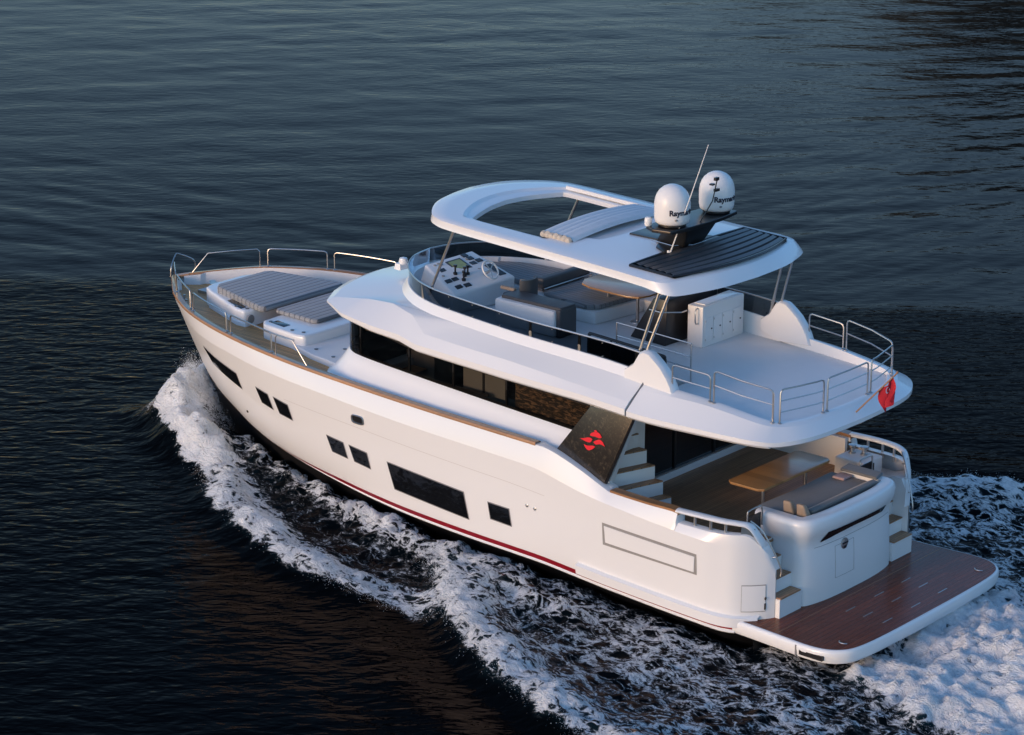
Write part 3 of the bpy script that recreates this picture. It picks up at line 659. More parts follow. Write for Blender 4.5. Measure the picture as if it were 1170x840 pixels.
# ------------------------------------------------------------------ hardtop
def hz(x): return 6.43+.04*(x-5.3)
ho = loop_from_half(cr([(11.72, 0, 0), (11.66, .6, 0), (11.5, 1.15, 0), (11.14, 1.68, 0), (10.8, 1.95, 0), (10.2, 2.07, 0), (8, 2.11, 0), (6.2, 2.13, 0), (5.3, 2.17, 0), (4.92, 2.16, 0), (4.72, 2.04, 0), (4.52, 1.5, 0), (4.38, .9, 0), (4.32, 0, 0)], 6))
hi = loop_from_half(cr([(10.62, 0, 0), (10.56, .5, 0), (10.42, 1.0, 0), (10.30, 1.32, 0), (10.16, 1.44, 0), (9.3, 1.44, 0), (8.5, 1.42, 0), (8.36, 1.38, 0), (8.38, .8, 0), (8.42, 0, 0)], 8))
def by_angle(loop, n=160, c=(9.4, 0)):
    P = np.array([p[:2] for p in loop]); P = np.vstack([P, P[:1]]); out = []
    seg = np.concatenate([[0], np.cumsum(np.hypot(*np.diff(P, axis=0).T))])
    S = np.linspace(0, seg[-1], 4000); Q = np.stack([np.interp(S, seg, P[:, 0]), np.interp(S, seg, P[:, 1])], 1)
    an = np.unwrap(np.arctan2(Q[:, 1]-c[1], Q[:, 0]-c[0])); an -= an[0]
    for a in np.linspace(0, 2*math.pi, n, endpoint=False):
        out.append((float(np.interp(a, an, Q[:, 0])), float(np.interp(a, an, Q[:, 1]))))
    return out
# sample with equal arc on the outer loop, same angles on the inner
def pair_loops(n=200, c=(9.4, 0)):
    P = np.array([p[:2] for p in ho]); P = np.vstack([P, P[:1]]); seg = np.concatenate([[0], np.cumsum(np.hypot(*np.diff(P, axis=0).T))])
    S = np.linspace(0, seg[-1], n, endpoint=False); A = np.stack([np.interp(S, seg, P[:, 0]), np.interp(S, seg, P[:, 1])], 1)
    I = np.array([p[:2] for p in hi]); I = np.vstack([I, I[:1]]); si = np.concatenate([[0], np.cumsum(np.hypot(*np.diff(I, axis=0).T))])
    S2 = np.linspace(0, si[-1], 6000); Q = np.stack([np.interp(S2, si, I[:, 0]), np.interp(S2, si, I[:, 1])], 1)
    an = np.unwrap(np.arctan2(Q[:, 1], Q[:, 0]-c[0])); an -= an[0]
    aa = np.unwrap(np.arctan2(A[:, 1], A[:, 0]-c[0])); aa -= aa[0]
    B = np.stack([np.interp(aa, an, Q[:, 0]), np.interp(aa, an, Q[:, 1])], 1)
    return A, B
A, B = pair_loops()
crown = lambda x, y: .07*(1-(y/2.1)**2)
def hrow(t, dz, off=0):
    P = A*(1-t)+B*t
    if off:
        c = A-np.array([8.0, 0]); nn = c/np.hypot(*c.T)[:, None]; P = P-nn*off
    return [(p[0], p[1], hz(p[0])+crown(p[0], p[1])+dz) for p in P]
aftw = np.array([max(0, min(1, (5.35-p[0])/.7)) for p in A])
def fascia(dz, f):   # the aft end of the roof slopes inwards
    P = A.copy(); P[:, 0] += aftw*f; P[:, 1] *= 1-.03*aftw*f/.2
    c = A-np.array([8.0, 0]); nn = c/np.hypot(*c.T)[:, None]; P = P-nn*(1-aftw)[:, None]*min(f, .02)
    return [(p[0], p[1], hz(p[0])+crown(p[0], p[1])*.5+dz*(1+.45*w_)) for p, w_ in zip(P, aftw)]
hr_ = [hrow(1, -.16), hrow(.5, -.13), hrow(0, -.17, .10), fascia(-.165, .0)]
hr2 = [fascia(-.165, 0), fascia(-.11, .06), fascia(-.045, .16), fascia(-.02, .21)]
hr3 = [fascia(-.02, .21), hrow(.10, .0), hrow(.35, .0), hrow(.72, .0)]
hr4 = [hrow(.72, .0), hrow(.80, -.045)]
hr5 = [hrow(.80, -.045), hrow(.95, -.055), hrow(1, -.07), hrow(1, -.16)]
ht = G().strips(hr_, True).strips(hr2, True).strips(hr3, True).strips(hr4, True).strips(hr5, True).build('hardtop', M['gel'], yacht, angle=35, weld=False)
# folded fabric roof
nv = 40; rows = []
prof = [(8.52, -.10), (8.50, .02), (8.42, .07), (8.33, .065), (8.30, .045), (8.26, .07), (8.18, .075), (8.15, .055), (8.10, .08), (8.02, .085), (7.99, .065), (7.94, .09), (7.86, .09), (7.82, .065), (7.76, .075), (7.70, .05), (7.66, .0)]
for x, dz in prof:
    rows.append([(x+.0*y, y, hz(x)+crown(x, y)+dz+.05*(1-(y/1.4)**2)) for y in np.linspace(-1.42, 1.42, nv)])
G().strips(rows).build('folded_roof', M['canvas'], ht, angle=50)
g = G()
for k in range(7):
    x = 7.76+.105*k; g.lathe((x, 1.44, hz(x)+.055), [(.02, -.07), (.06, -.04), (.075+.012*(k % 2), .0), (.055, .05), (.02, .07)], 9, 'y')
g.build('roof_fold_end', M['beige'], ht)
for m in (-1,):
    xs = np.linspace(7.2, 10.3, 12)
    G().strips([[(x, m*(1.52+dy), hz(x)+crown(x, 1.55)+dz) for x in xs] for dy, dz in ((0, -.02), (0, .05), (.05, .06), (.10, .05), (.12, -.02))]).build('roof_track', M['gel'], ht)
    G().lathe((7.2, m*1.58, hz(7.2)+.035), [(.02, -.06), (.065, -.05), (.065, .10), (.05, .13)], 12, 'x').build('track_end', M['gel'], ht)
# louvre panel
lo_ = [(5.95, 1.78), (6.30, .75), (5.86, .70), (5.70, 0), (5.86, -.70), (6.30, -.75), (5.95, -1.78), (5.02, -1.82), (4.86, -1.5), (4.74, -.8), (4.70, 0), (4.74, .8), (4.86, 1.5), (5.02, 1.82)]
hc = lambda x, y: hz(x)+crown(x, y)
lv = G()
lv.strips([[(a+(b-a)*t, y, hc(a+(b-a)*t, y)+.006) for y in np.linspace(-1.80, 1.80, 25)] for t in (0, .5, 1) for a, b in ((4.62, 5.9),)])
# trim the sheet to the swept outline by moving its ends
lv.v = [(p[0]+(.30*(abs(p[1])/1.8)**2 if p[0] < 4.8 else .06*(abs(p[1])/1.8)**2 if p[0] > 5.8 else .15*(abs(p[1])/1.8)**2), p[1], p[2]) for p in lv.v]
louv = lv.build('louvre_panel', M['carbon'], ht)
def swp(x, y): return x+.28*(abs(y)/1.8)**2*(5.95-x)/1.2+.05*(abs(y)/1.8)**2
for k in range(6):
    x0 = 4.64+.205*k; yy = np.linspace(-1.74, 1.74, 25)
    rr = [[(swp(x0, y)+dx, y, hc(x0, y)+dz) for y in yy] for dx, dz in ((0, .01), (.01, .045), (.10, .07), (.115, .03), (.115, .01))]
    G().strips(rr).build('louvre_slat', M['slat'], louv, angle=30)
ys = np.linspace(-1.8, 1.8, 25)
loopf = [(swp(4.60, y), y) for y in ys]+[(swp(5.92, y), y) for y in ys[::-1]]
G().tube([(x, y, hc(x, y)+.02) for x, y in loopf], .03, 6, True).build('louvre_frame', M['carbon'], louv)
G().prism([(5.72, .9), (6.28, .62), (6.5, .2), (7.2, .28), (7.2, -.28), (6.5, -.2), (6.28, -.62), (5.72, -.9)], lambda x: hz(x)+.045, lambda x: hz(x)+.10).build('mast_base', M['carbon'], ht, .01)

# legs of the hardtop
for m in (1, -1):
    for a, b in (((4.86, 2.0, 6.25), (5.27, 2.15, 5.03)), ((5.08, 2.0, 6.26), (5.53, 2.15, 4.74)), ((10.22, 1.95, 6.56), (10.98, 1.93, 5.0))):
        G().tube([(a[0], m*a[1], a[2]), (b[0], m*b[1], b[2])], .030, 10).build('hardtop_leg', M['chrome'], yacht)

# mast with radomes
mz = hz(6.2)
mast = G().hexa([(6.55, .32, mz+.08), (5.85, .32, mz+.08), (5.85, -.32, mz+.08), (6.55, -.32, mz+.08)], [(6.15, .5, 7.0), (5.62, .5, 7.0), (5.62, -.5, 7.0), (6.15, -.5, 7.0)]).build('radar_mast', M['carbon'], yacht, .05, 3)
wp_ = [(6.25, .98), (6.28, .4), (6.2, 0), (6.28, -.4), (6.25, -.98), (6.0, -1.12), (5.6, -1.05), (5.52, -.5), (5.50, 0), (5.52, .5), (5.6, 1.05), (6.0, 1.12)]
G().prism(wp_, 6.98, 7.06).build('mast_wing', M['carbon'], mast, .025, 3)
G().tube([(6.6, .36, mz+.12), (6.05, .42, mz+.11), (5.78, .1, mz+.11), (5.78, -.3, mz+.11)], .012, 6).build('mast_trim', M['chrome'], mast)
def wrap_text(s, size, c, r, ang0, z, name, parent):
    cu = bpy.data.curves.new('lettering', 'FONT'); cu.body = s; cu.size = size; cu.offset = .006
    to = bpy.data.objects.new('lettering', cu); COL.objects.link(to)
    me = bpy.data.meshes.new_from_object(to); bpy.data.objects.remove(to); bpy.data.curves.remove(cu)
    bm = bmesh.new(); bm.from_mesh(me)
    bmesh.ops.subdivide_edges(bm, edges=[e for e in bm.edges if e.calc_length() > .02], cuts=2)
    for v in bm.verts:
        a = ang0+v.co.x/r; zz = z+v.co.y
        rr = r+.004
        v.co = Vector((c[0]+rr*math.cos(a), c[1]+rr*math.sin(a), zz))
    bm.to_mesh(me); bm.free(); me.name = name
    me.materials.append(M['txt']); o = bpy.data.objects.new(name, me); COL.objects.link(o); o.parent = parent
    return o
for y in (.68, -.72):
    c = (5.86, y, 7.12)
    d = G().lathe(c, [(.10, -.07), (.12, -.02), (.29, .0), (.325, .03), (.340, .10), (.345, .25), (.345, .38), (.33, .48), (.30, .56), (.25, .635), (.18, .695), (.10, .73), (.03, .742)], 40).build('radome', M['dome'], mast, angle=60)
    G().lathe((c[0], c[1], c[2]-.01), [(.22, -.05), (.27, -.03), (.27, 0)], 24).build('radome_foot', M['black'], d)
    wrap_text('Raymarine', .145, c, .345, R(118), c[2]+.21, 'lettering', d)
    G().lathe((c[0]+.345*math.cos(R(140)), c[1]+.345*math.sin(R(140)), c[2]+.12), [(.02, -.02), (.02, .02)], 10, 'y').build('radome_vent', M['groove'], d)
for (x, y) in ((6.2, .98), (6.05, .1)):
    G().lathe((x, y, 7.06), [(.06, 0), (.07, .03), (.07, .13), (.05, .16), (.02, .17)], 14).build('small_antenna', M['dome'], mast)
G().tube([(5.62, .12, 7.05), (5.50, -.10, 7.45), (5.46, -.18, 7.86)], .012, 6).box(5.44, 5.50, -.22, -.12, 7.84, 7.90).box(5.46, 5.52, -.27, -.15, 7.62, 7.67).box(5.46, 5.54, -.12, -.04, 7.76, 7.79).build('wind_sensor', M['black'], mast)
G().tube([(5.84, .77, 6.5), (5.4, .73, 7.7), (5.03, .70, 8.75)], [.014, .011, .007], 6).lathe((5.86, .77, 6.47), [(.04, 0), (.04, .05), (.025, .12)], 10).build('whip_antenna', M['dome'], mast)

# ------------------------------------------------------------------ flybridge fittings
# helm console
g = G().hexa([(12.2, 1.05, fz(12)), (10.95, 1.35, fz(11)), (10.7, -.35, fz(11)), (12.2, -.55, fz(12))], [(12.0, .95, 5.24), (10.9, 1.25, 4.86), (10.62, -.30, 4.98), (11.95, -.45, 5.26)])
helm = g.build('helm_console', M['deckgel'], yacht, .05, 3)
TL, TR_, BR, BL = Vector((11.95, -.42, 5.266)), Vector((12.0, .92, 5.246)), Vector((10.9, 1.22, 4.866)), Vector((10.63, -.27, 4.986))
nrm = (BR-TL).cross(TR_-BL).normalized()
if nrm.z < 0: nrm = -nrm
def hp(u, v, h=.012): a = TL.lerp(BL, v); b = TR_.lerp(BR, v); return a.lerp(b, u)+nrm*h     # u: 0 stbd .. 1 port, v: 0 fwd .. 1 aft
def hquad(u0, u1, v0, v1, name, mat, h=.02):
    t = [hp(u0, v0, h), hp(u1, v0, h), hp(u1, v1, h), hp(u0, v1, h)]; b = [p-nrm*(h+.01) for p in t]
    return G().hexa(b, t).build(name, mat, helm)
bz = hquad(.36, .66, .12, .46, 'display', M['black'], .018); hquad(.39, .63, .155, .425, 'screen', M['screen'], .022)
for u, v in ((.84, .3), (.2, .2), (.26, .35), (.80, .62), (.22, .08), (.92, .62), (.72, .86), (.86, .84), (.12, .32)): hquad(u-.05, u+.05, v-.045, v+.045, 'gauge', M['black'], .016)
hquad(.05, .16, .5, .88, 'switch_panel', M['black'], .016)
for u, v in ((.72, .5), (.62, .62), (.70, .72), (.55, .60)): G().lathe(tuple(hp(u, v, .0)), [(.045, 0), (.045, .05), (.02, .06), (.02, .16), (.04, .17), (.04, .21)], 12).build('throttle', M['black'], helm)
for u, v in ((.3, .55), (.27, .2), (.88, .12), (.92, .45), (.76, .15), (.8, .1)): G().lathe(tuple(hp(u, v, 0)), [(.03, 0), (.03, .02)], 10).build('switch', M['groove'], helm)
# steering wheel
wc = hp(.34, .86, .20); ax = (Vector((-.8, 0, .6))).normalized(); e1 = Vector((0, 1, 0)); e2 = ax.cross(e1)
whl = G().tube([tuple(wc+e1*.2*math.cos(a)+e2*.2*math.sin(a)) for a in np.linspace(0, 2*math.pi, 28, endpoint=False)], .018, 8, True).build('steering_wheel', M['dome'], helm)
g = G()
for k in range(5):
    a = 2*math.pi*k/5; g.tube([tuple(wc), tuple(wc+e1*.19*math.cos(a)+e2*.19*math.sin(a))], .012, 6)
g.tube([tuple(wc-ax*.2), tuple(wc+ax*.02)], .035, 8); g.build('wheel_spokes', M['chrome'], whl)
# helm seat: upholstered shell on a pedestal
hs_ = G().lathe((10.15, .12, fz(10)), [(.16, 0), (.07, .04), (.07, .42)], 14).build('helm_seat_pedestal', M['chrome'], yacht)
G().box(9.9, 10.35, -.12, .42, 4.72, 4.84).build('seat', M['darkfab'], hs_, .04, 3)
rr = []
for z, o in ((4.80, 0), (4.95, .02), (5.12, .0), (5.17, -.03)):
    rr.append([(10.0-.20*math.cos(a)*(1+o)-.06, .15+.27*math.sin(a)*(1+o), z) for a in np.linspace(-1.35, 1.35, 14)]+[(10.0-.13*math.cos(a)-.06, .15+.20*math.sin(a), z) for a in np.linspace(1.35, -1.35, 14)])
G().strips(rr, True, True).build('seat_back', M['darkfab'], hs_, angle=50)
for y in (-.16, .44): G().box(9.98, 10.36, y-.045, y+.045, 4.93, 5.0).build('armrest', M['tan'], hs_, .03, 3)
# companion bench: white shell with dark padding
bs = G().box(8.52, 10.08, .42, .98, fz(9), 4.90).build('companion_bench', M['deckgel'], yacht, .07, 3)
G().box(8.44, 10.0, .38, .86, 4.86, 4.965).box(8.42, 8.54, .38, .90, 4.35, 4.93).build('bench_padding', M['darkfab'], bs, .035, 3)
# lounge bases starboard
lb = G().prism([(12.2, -.75), (12.45, -1.2), (12.1, -1.62), (11.2, -1.92), (9.9, -2.08), (7.1, -2.1), (7.1, -1.75), (8.35, -1.7), (8.5, -.3), (9.0, -.22), (10.5, -.55), (11.4, -.6)], lambda x: fz(x), lambda x: 4.62+.03*(x-9)).build('lounge_base', M['deckgel'], yacht, .03)
# wet bar cabinet and dark service console
wbx = G().box(6.08, 6.46, -2.02, -.66, fz(6), 5.10).build('wet_bar', M['deckgel'], yacht, .03)
for y0, y1 in ((-.72, -.98), (-1.0, -1.26), (-1.30, -1.62), (-1.64, -1.96)):
    dd = G().box(6.068, 6.08, y1, y0, 4.36, 4.86).build('cupboard_door', M['deckgel'], wbx, .008)
    G().lathe((6.066, (y0+y1)/2-.08, 4.62), [(.016, 0), (.016, -.012)], 10, 'x').build('latch', M['black'], dd)
    for z in (4.42, 4.80): G().box(6.062, 6.068, y0-.03, y0-.012, z-.02, z+.02).build('hinge', M['chrome'], dd)
G().tube([(6.2, -.65, 4.75), (6.2, -.60, 4.75), (6.2, -.57, 4.80), (6.2, -.57, 5.02), (6.2, -.60, 5.06), (6.2, -.66, 5.06)], .014, 8).build('grab_handle', M['chrome'], wbx)
G().box(6.14, 6.40, -1.9, -.8, 5.10, 5.12).build('counter_lid', M['gel'], wbx, .01)
scn = G().hexa([(7.55, -.22, fz(7.5)), (6.66, -.22, fz(6.6)), (6.66, -1.9, fz(6.6)), (7.55, -1.9, fz(7.5))], [(7.0, -.26, 5.22), (6.66, -.26, 5.22), (6.66, -1.9, 5.22), (7.0, -1.9, 5.22)]).build('service_console', M['carbon'], yacht, .03)
G().tube([(7.05, -.20, 4.98), (6.75, -.18, 4.98), (6.45, -.45, 4.98), (6.45, -.62, 4.98)], .016, 8).build('towel_rail', M['chrome'], scn)
# guards round the stair hatch
rl = G()
for z in (.30, .52, .78): rl.tube([(4.98, 1.16, fz(5)+z), (6.78, 1.16, fz(6.8)+z)], .013, 6)
for x in (4.98, 6.78): rl.tube([(x, 1.16, fz(x)), (x, 1.16, fz(x)+.78)], .016, 8)
for z in (.30, .52, .78): rl.tube([(4.98, 1.16, fz(5)+z), (4.98, 1.82, fz(5)+z)], .013, 6) if z < .7 and False else None
rl.build('hatch_rail', M['chrome'], yacht)
fp = [(7.1, 1.62, fz(7)), (7.1, 1.62, 4.80), (7.06, 1.62, 4.88), (6.95, 1.62, 4.90), (5.4, 1.62, 4.82), (5.28, 1.62, 4.79), (5.24, 1.62, 4.70), (5.24, 1.62, fz(5))]
fo = G().tube(cr(fp, 4), .030, 8).tube([(6.55, 1.62, fz(6.5)), (6.55, 1.62, 4.87)], .02, 6).tube([(5.8, 1.62, fz(5.8)), (5.8, 1.62, 4.84)], .02, 6).build('hatch_guard', M['black'], yacht)
G().box(5.26, 7.08, 1.615, 1.625, fz(6)+.03, 4.80).build('guard_panel', M['smoked'], fo)

# ------------------------------------------------------------------ guard rails
def rail_seg(pts, h, mids=(), r=.017, name='guard_rail', m=1, rad=.07):
    """pts: base points; closed hoop with posts at both ends, rounded corners"""
    P = [Vector((p[0], m*p[1], p[2])) for p in pts]; up = Vector((0, 0, 1))
    top = [p+up*h for p in P]; d0 = (top[1]-top[0]).normalized(); d1 = (top[-2]-top[-1]).normalized()
    path = [P[0], top[0]-up*rad, top[0]-up*rad*.3+d0*rad*.3, top[0]+d0*rad]+top[1:-1]+[top[-1]+d1*rad, top[-1]-up*rad*.3+d1*rad*.3, top[-1]-up*rad, P[-1]]
    g = G().tube([tuple(p) for p in path], r, 8)
    for t in mids: g.tube([tuple(p+up*h*t) for p in P], r*.75, 6)
    for p in (P[0], P[-1]): g.lathe(tuple(p), [(.04, 0), (.04, .012), (.02, .03)], 10)
    return g.build(name, M['chrome'], yacht)
def foot_seg(pts, h, foot_first, m=1):
    P = [Vector((p[0], m*p[1], p[2])) for p in pts]; up = Vector((0, 0, 1)); rad = .06
    if not foot_first: P = P[::-1]
    top = [p+up*h for p in P[1:]]; d1 = (top[-2]-top[-1]).normalized()
    path = [P[0]]+top[:-1]+[top[-1]+d1*rad, top[-1]-up*rad, P[-1]]
    return G().tube([tuple(p) for p in path], .013, 8).build('bow_rail', M['chrome'], yacht)
def onrail(x, off=.09):
    y, z = sheer(x); return (x, float(y)-off, float(z)+.04)
for m in (1, -1):
    foot_seg([onrail(20.45, .06), onrail(20.15), onrail(19.7), onrail(19.25)], .42, True, m)
    for a, b in ((19.1, 17.88), (17.72, 16.18), (16.02, 14.62)):
        rail_seg([onrail(x) for x in np.linspace(a, b, 6)], .42, (), .017, 'bow_rail', m)
    foot_seg([onrail(14.48), onrail(14.2), onrail(13.95), onrail(13.55)], .42, False, m)
G().tube(cr([(20.45, .38, 3.30), (20.45, .34, 3.55), (20.62, .06, 3.72), (20.62, -.06, 3.72), (20.45, -.34, 3.55), (20.45, -.38, 3.30)], 5), .016, 8).build('pulpit', M['chrome'], yacht)
def aw(x): return float(np.interp(x, [1.8, 2.42, 2.55, 2.8, 3.75, 4.55, 5.2], [1.8, 1.84, 1.98, 2.09, 2.15, 2.2, 2.24]))
def az(x): return float(np.interp(x, [2.4, 2.8, 3.75, 4.55, 5.2], [4.17, 4.24, 4.37, 4.42, 4.47]))
for m in (1, -1):
    rail_seg([(4.62, aw(4.6), az(4.6)), (4.2, aw(4.2), az(4.2)), (3.78, aw(3.8), az(3.8))], .50, (.5,), m=m)
    rail_seg([(3.70, aw(3.7), az(3.7)), (3.1, aw(3.1), az(3.1)), (2.52, aw(2.52), az(2.52))], .62, (.55,), m=m)
    rail_seg([(2.44, 1.84, 4.165), (2.34, 1.42, 4.16), (2.24, .98, 4.155), (2.22, .78, 4.155)], .64, (.33, .67), m=m)
rail_seg([(2.215, .66, 4.15), (2.2, 0, 4.15), (2.215, -.66, 4.15)], .64, (.33, .67))

# ------------------------------------------------------------------ foredeck lockers
lk1 = G().prism([(19.0, .45), (18.9, .72), (18.6, .88), (17.2, 1.42), (16.95, 1.42), (16.85, 1.2), (16.85, -1.2), (16.95, -1.42), (17.2, -1.42), (18.6, -.88), (18.9, -.72), (19.0, -.45)], 2.9, lambda x: 3.40+.015*(x-17)).build('foredeck_locker', M['gel'], yacht, .07, 4)
G().prism([(19.03, .5), (18.6, .92), (17.15, 1.46), (16.88, 1.44), (16.88, -1.44), (17.15, -1.46), (18.6, -.92), (19.03, -.5)], lambda x: fdz(x)-.05, lambda x: fdz(x)+.09).build('locker_plinth', M['gel'], yacht, .02)
lk2 = G().prism([(16.25, .9), (16.2, 1.55), (16.0, 1.74), (14.9, 1.86), (14.7, 1.8), (14.65, 1.5), (14.65, -1.5), (14.7, -1.8), (14.9, -1.86), (16.0, -1.74), (16.2, -1.55), (16.25, -.9)], 2.8, 3.36).build('foredeck_locker', M['gel'], yacht, .07, 4)
G().prism([(15.0, 1.86), (14.2, 2.1), (12.6, 2.36), (12.4, 2.3), (12.4, -2.3), (12.6, -2.36), (14.2, -2.1), (15.0, -1.86)], 2.7, lambda x: 3.14).build('coach_roof', M['nonslip'], yacht, .04, 3)
for lk, Ls in ((lk1, [[(17.75, .98), (17.75, 1.14), (17.1, 1.36), (17.1, 1.20)]]), (lk2, [[(15.95, 1.36), (15.95, 1.56), (15.5, 1.62), (15.5, 1.42)]])):
    for q in Ls:
        for m in (1, -1):
            G().prism([(x, m*y) for x, y in q], 3.3, lambda x: (3.412+.015*(x-17)) if lk is lk1 else 3.367).build('locker_window', M['hullglass'], lk, .004)
for m in (1, -1):
    for x, y, z in ((18.35, .82, 3.42), (17.0, 1.26, 3.40), (17.3, 1.30, 3.405), (16.0, 1.52, 3.36), (15.2, 1.66, 3.36), (14.9, 1.62, 3.36), (14.35, 1.8, 3.14), (13.7, 1.95, 3.14), (13.9, 1.4, 3.14)):
        G().lathe((x, m*y, z), [(.04, 0), (.045, .015), (.02, .02)], 12).build('cup_holder', M['darksteel'], yacht)
    G().tube([(15.95, m*1.79, 3.24), (14.95, m*1.885, 3.24)], .014, 6).build('grab_rail', M['chrome'], lk2)
    G().lathe((16.86, m*1.30, 3.2), [(.10, .03), (.10, -.015), (.08, -.02)], 20, 'x').build('speaker', M['groove'], lk1)
# bow gear
wl = G().box(19.15, 19.75, -.2, .2, fdz(19.4), fdz(19.4)+.06).lathe((19.3, .1, fdz(19.3)+.06), [(.12, 0), (.12, .05), (.07, .08), (.07, .16), (.11, .19), (.11, .22)], 16).lathe((19.6, -.12, fdz(19.6)+.06), [(.09, 0), (.09, .05), (.05, .08), (.05, .14), (.08, .17)], 16).build('windlass', M['chrome'], yacht)
for m in (1, -1):
    for x, y in ((18.9, 1.25), (19.55, .86)):
        cl = G().box(x-.16, x+.16, m*y-.03, m*y+.03, fdz(x), fdz(x)+.04)
        for dx in (-.08, .08): cl.tube([(x+dx, m*y, fdz(x)+.02), (x+dx, m*y, fdz(x)+.14)], .028, 8)
        cl.build('mooring_cleat', M['chrome'], yacht)
    xx = np.linspace(20.0, 19.55, 8)
    A_ = [(x, m*(float(sheer(x)[0])-.155), fdz(x)+.09) for x in xx]; B_ = [(x, m*(float(sheer(x)[0])-.155), fdz(x)+.23) for x in xx]
    G().strips([A_, B_]).build('bulwark_scupper', M['black'], yacht)

# ------------------------------------------------------------------ loose things: cushions, tables, flag
def soft(g, name, mat, label, cat, bevel=.05, group=None, seg=4):
    xs = np.array(g.v); c = Vector((xs[:, 0].mean(), xs[:, 1].mean(), xs[:, 2].min()))
    root = bpy.data.objects.new(name, None)
    g.v = [(p[0]-c.x, p[1]-c.y, p[2]-c.z) for p in g.v]
    o = g.build(name, mat, None, bevel, seg, angle=50); o.location = c; bpy.data.objects.remove(root)
    return tag(o, label, cat, group)
soft(G().prism([(18.5, .70), (18.38, .86), (16.6, 1.28), (16.48, 1.2), (16.48, -1.2), (16.6, -1.28), (18.38, -.86), (18.5, -.70)], 3.40, lambda x: 3.545+.02*(x-17)), 'sun_pad', M['pad'], 'large grey striped sun pad on the raised foremost locker of the bow', 'sun pad')
soft(G().prism([(16.4, .95), (16.35, 1.02), (15.2, 1.06), (15.1, .98), (15.1, -.98), (15.2, -1.06), (16.35, -1.02), (16.4, -.95)], 3.364, 3.46), 'seat_pad', M['pad'], 'grey striped seat pad between the big bow sun pad and the cabin roof', 'seat pad', .045)
def fzl(x): return 4.62+.03*(x-9)
soft(G().prism([(12.15, -.8), (12.3, -1.2), (12.0, -1.55), (11.2, -1.82), (10.15, -1.98), (10.15, -.62), (11.3, -.66)], lambda x: fzl(x)+.01, lambda x: fzl(x)+.12), 'lounge_pad', M['padx'], 'grey ribbed lounging pad on the upper deck beside the helm console', 'lounge pad', .04)
soft(G().prism([(9.98, -.42), (9.2, -.28), (8.75, -.30), (8.55, -.5), (8.45, -1.7), (8.5, -2.0), (9.98, -2.0)], lambda x: fzl(x)+.01, lambda x: fzl(x)+.11), 'seat_pad', M['padx'], 'grey sofa seat pad beside the upper deck table, with rounded front corner', 'seat pad', .04)
bk = thing('back_bolster', (10.05, -1.2, fzl(10)+.12), 'dark grey backrest bolster with a steel bar across the upper deck sofa', 'backrest')
G().box(9.98, 10.16, -1.95, -.42, fzl(10)+.13, fzl(10)+.36).build('padding', M['darkfab'], bk, .05, 4)
G().tube([(9.94, -1.95, fzl(10)+.16), (9.94, -.42, fzl(10)+.16)], .016, 8).build('support_bar', M['chrome'], bk)
soft(G().prism([(2.40, 1.18), (2.22, .9), (2.18, 0), (2.22, -.9), (2.42, -1.28), (3.36, -1.28), (3.36, -.9), (3.32, 0), (3.36, 1.18)], 2.065, 2.18), 'bench_cushion', M['greyfab'], 'long plain grey cushion on the curved stern bench', 'cushion', .04)
soft(G().hexa([(2.24, 1.0, 2.185), (2.24, -1.12, 2.185), (2.52, -1.15, 2.185), (2.52, 1.05, 2.185)], [(2.18, 1.0, 2.30), (2.18, -1.12, 2.30), (2.30, -1.15, 2.31), (2.30, 1.05, 2.31)]), 'backrest_cushion', M['greyfab'], 'low grey backrest cushion against the stern bench rim', 'cushion', .03)
for x, lab in ((2.62, 'tan pillow at the end of the stern bench, nearer the bow'), (2.32, 'tan pillow at the end of the stern bench, nearer the swim platform')):
    soft(G().hexa([(x-.12, 1.20, 2.185), (x-.12, 1.02, 2.185), (x+.13, 1.02, 2.185), (x+.13, 1.20, 2.185)], [(x-.08, 1.28, 2.46), (x-.08, 1.17, 2.46), (x+.09, 1.17, 2.46), (x+.09, 1.28, 2.46)]), 'pillow', M['tan'], lab, 'pillow', .045, 'tan pillows on the stern bench')
soft(G().box(2.85, 3.12, -1.24, -.95, 2.185, 2.235), 'folded_towel', M['pink'], 'small pale pink folded towel on the far end of the stern bench', 'towel', .025)

soft(G().prism([(2.28, -1.22), (3.12, -1.22), (3.16, -1.56), (2.36, -1.56)], 2.262, 2.32), 'end_cushion', M['greyfab'], 'short grey cushion across the starboard end of the stern bench', 'cushion', .025)
tbl = thing('cockpit_table', (3.75, -.05, CF), 'rectangular teak table in the aft cockpit in front of the stern bench', 'table')
G().prism([(4.15, 1.0), (4.05, 1.08), (3.42, 1.08), (3.32, 1.0), (3.32, -1.15), (3.42, -1.24), (4.05, -1.24), (4.15, -1.15)], 2.40, 2.45).build('tabletop', M['table'], tbl, .012)
for y in (.62, -.78): G().tube([(3.62, y, CF+.02), (3.62, y, 2.40)], .035, 12).lathe((3.62, y, CF), [(.16, 0), (.15, .02), (.05, .04)], 18).build('leg', M['chrome'], tbl)
tb2 = thing('upper_deck_table', (8.45, -1.05, fz(8.4)), 'brown teak table on two steel legs under the hardtop', 'table')
G().prism([(9.36, -1.0), (9.2, -.72), (8.9, -.60), (7.9, -.56), (7.68, -.66), (7.6, -.9), (7.6, -1.5), (7.8, -1.62), (9.2, -1.62), (9.36, -1.5)], 4.97, 5.01).build('tabletop', M['table'], tb2, .012)
for x in (8.78, 8.02): G().tube([(x, -1.06, fz(x)+.02), (x, -1.06, 4.97)], .035, 12).lathe((x, -1.06, fz(x)), [(.15, 0), (.14, .02), (.05, .04)], 18).build('leg', M['chrome'], tb2)

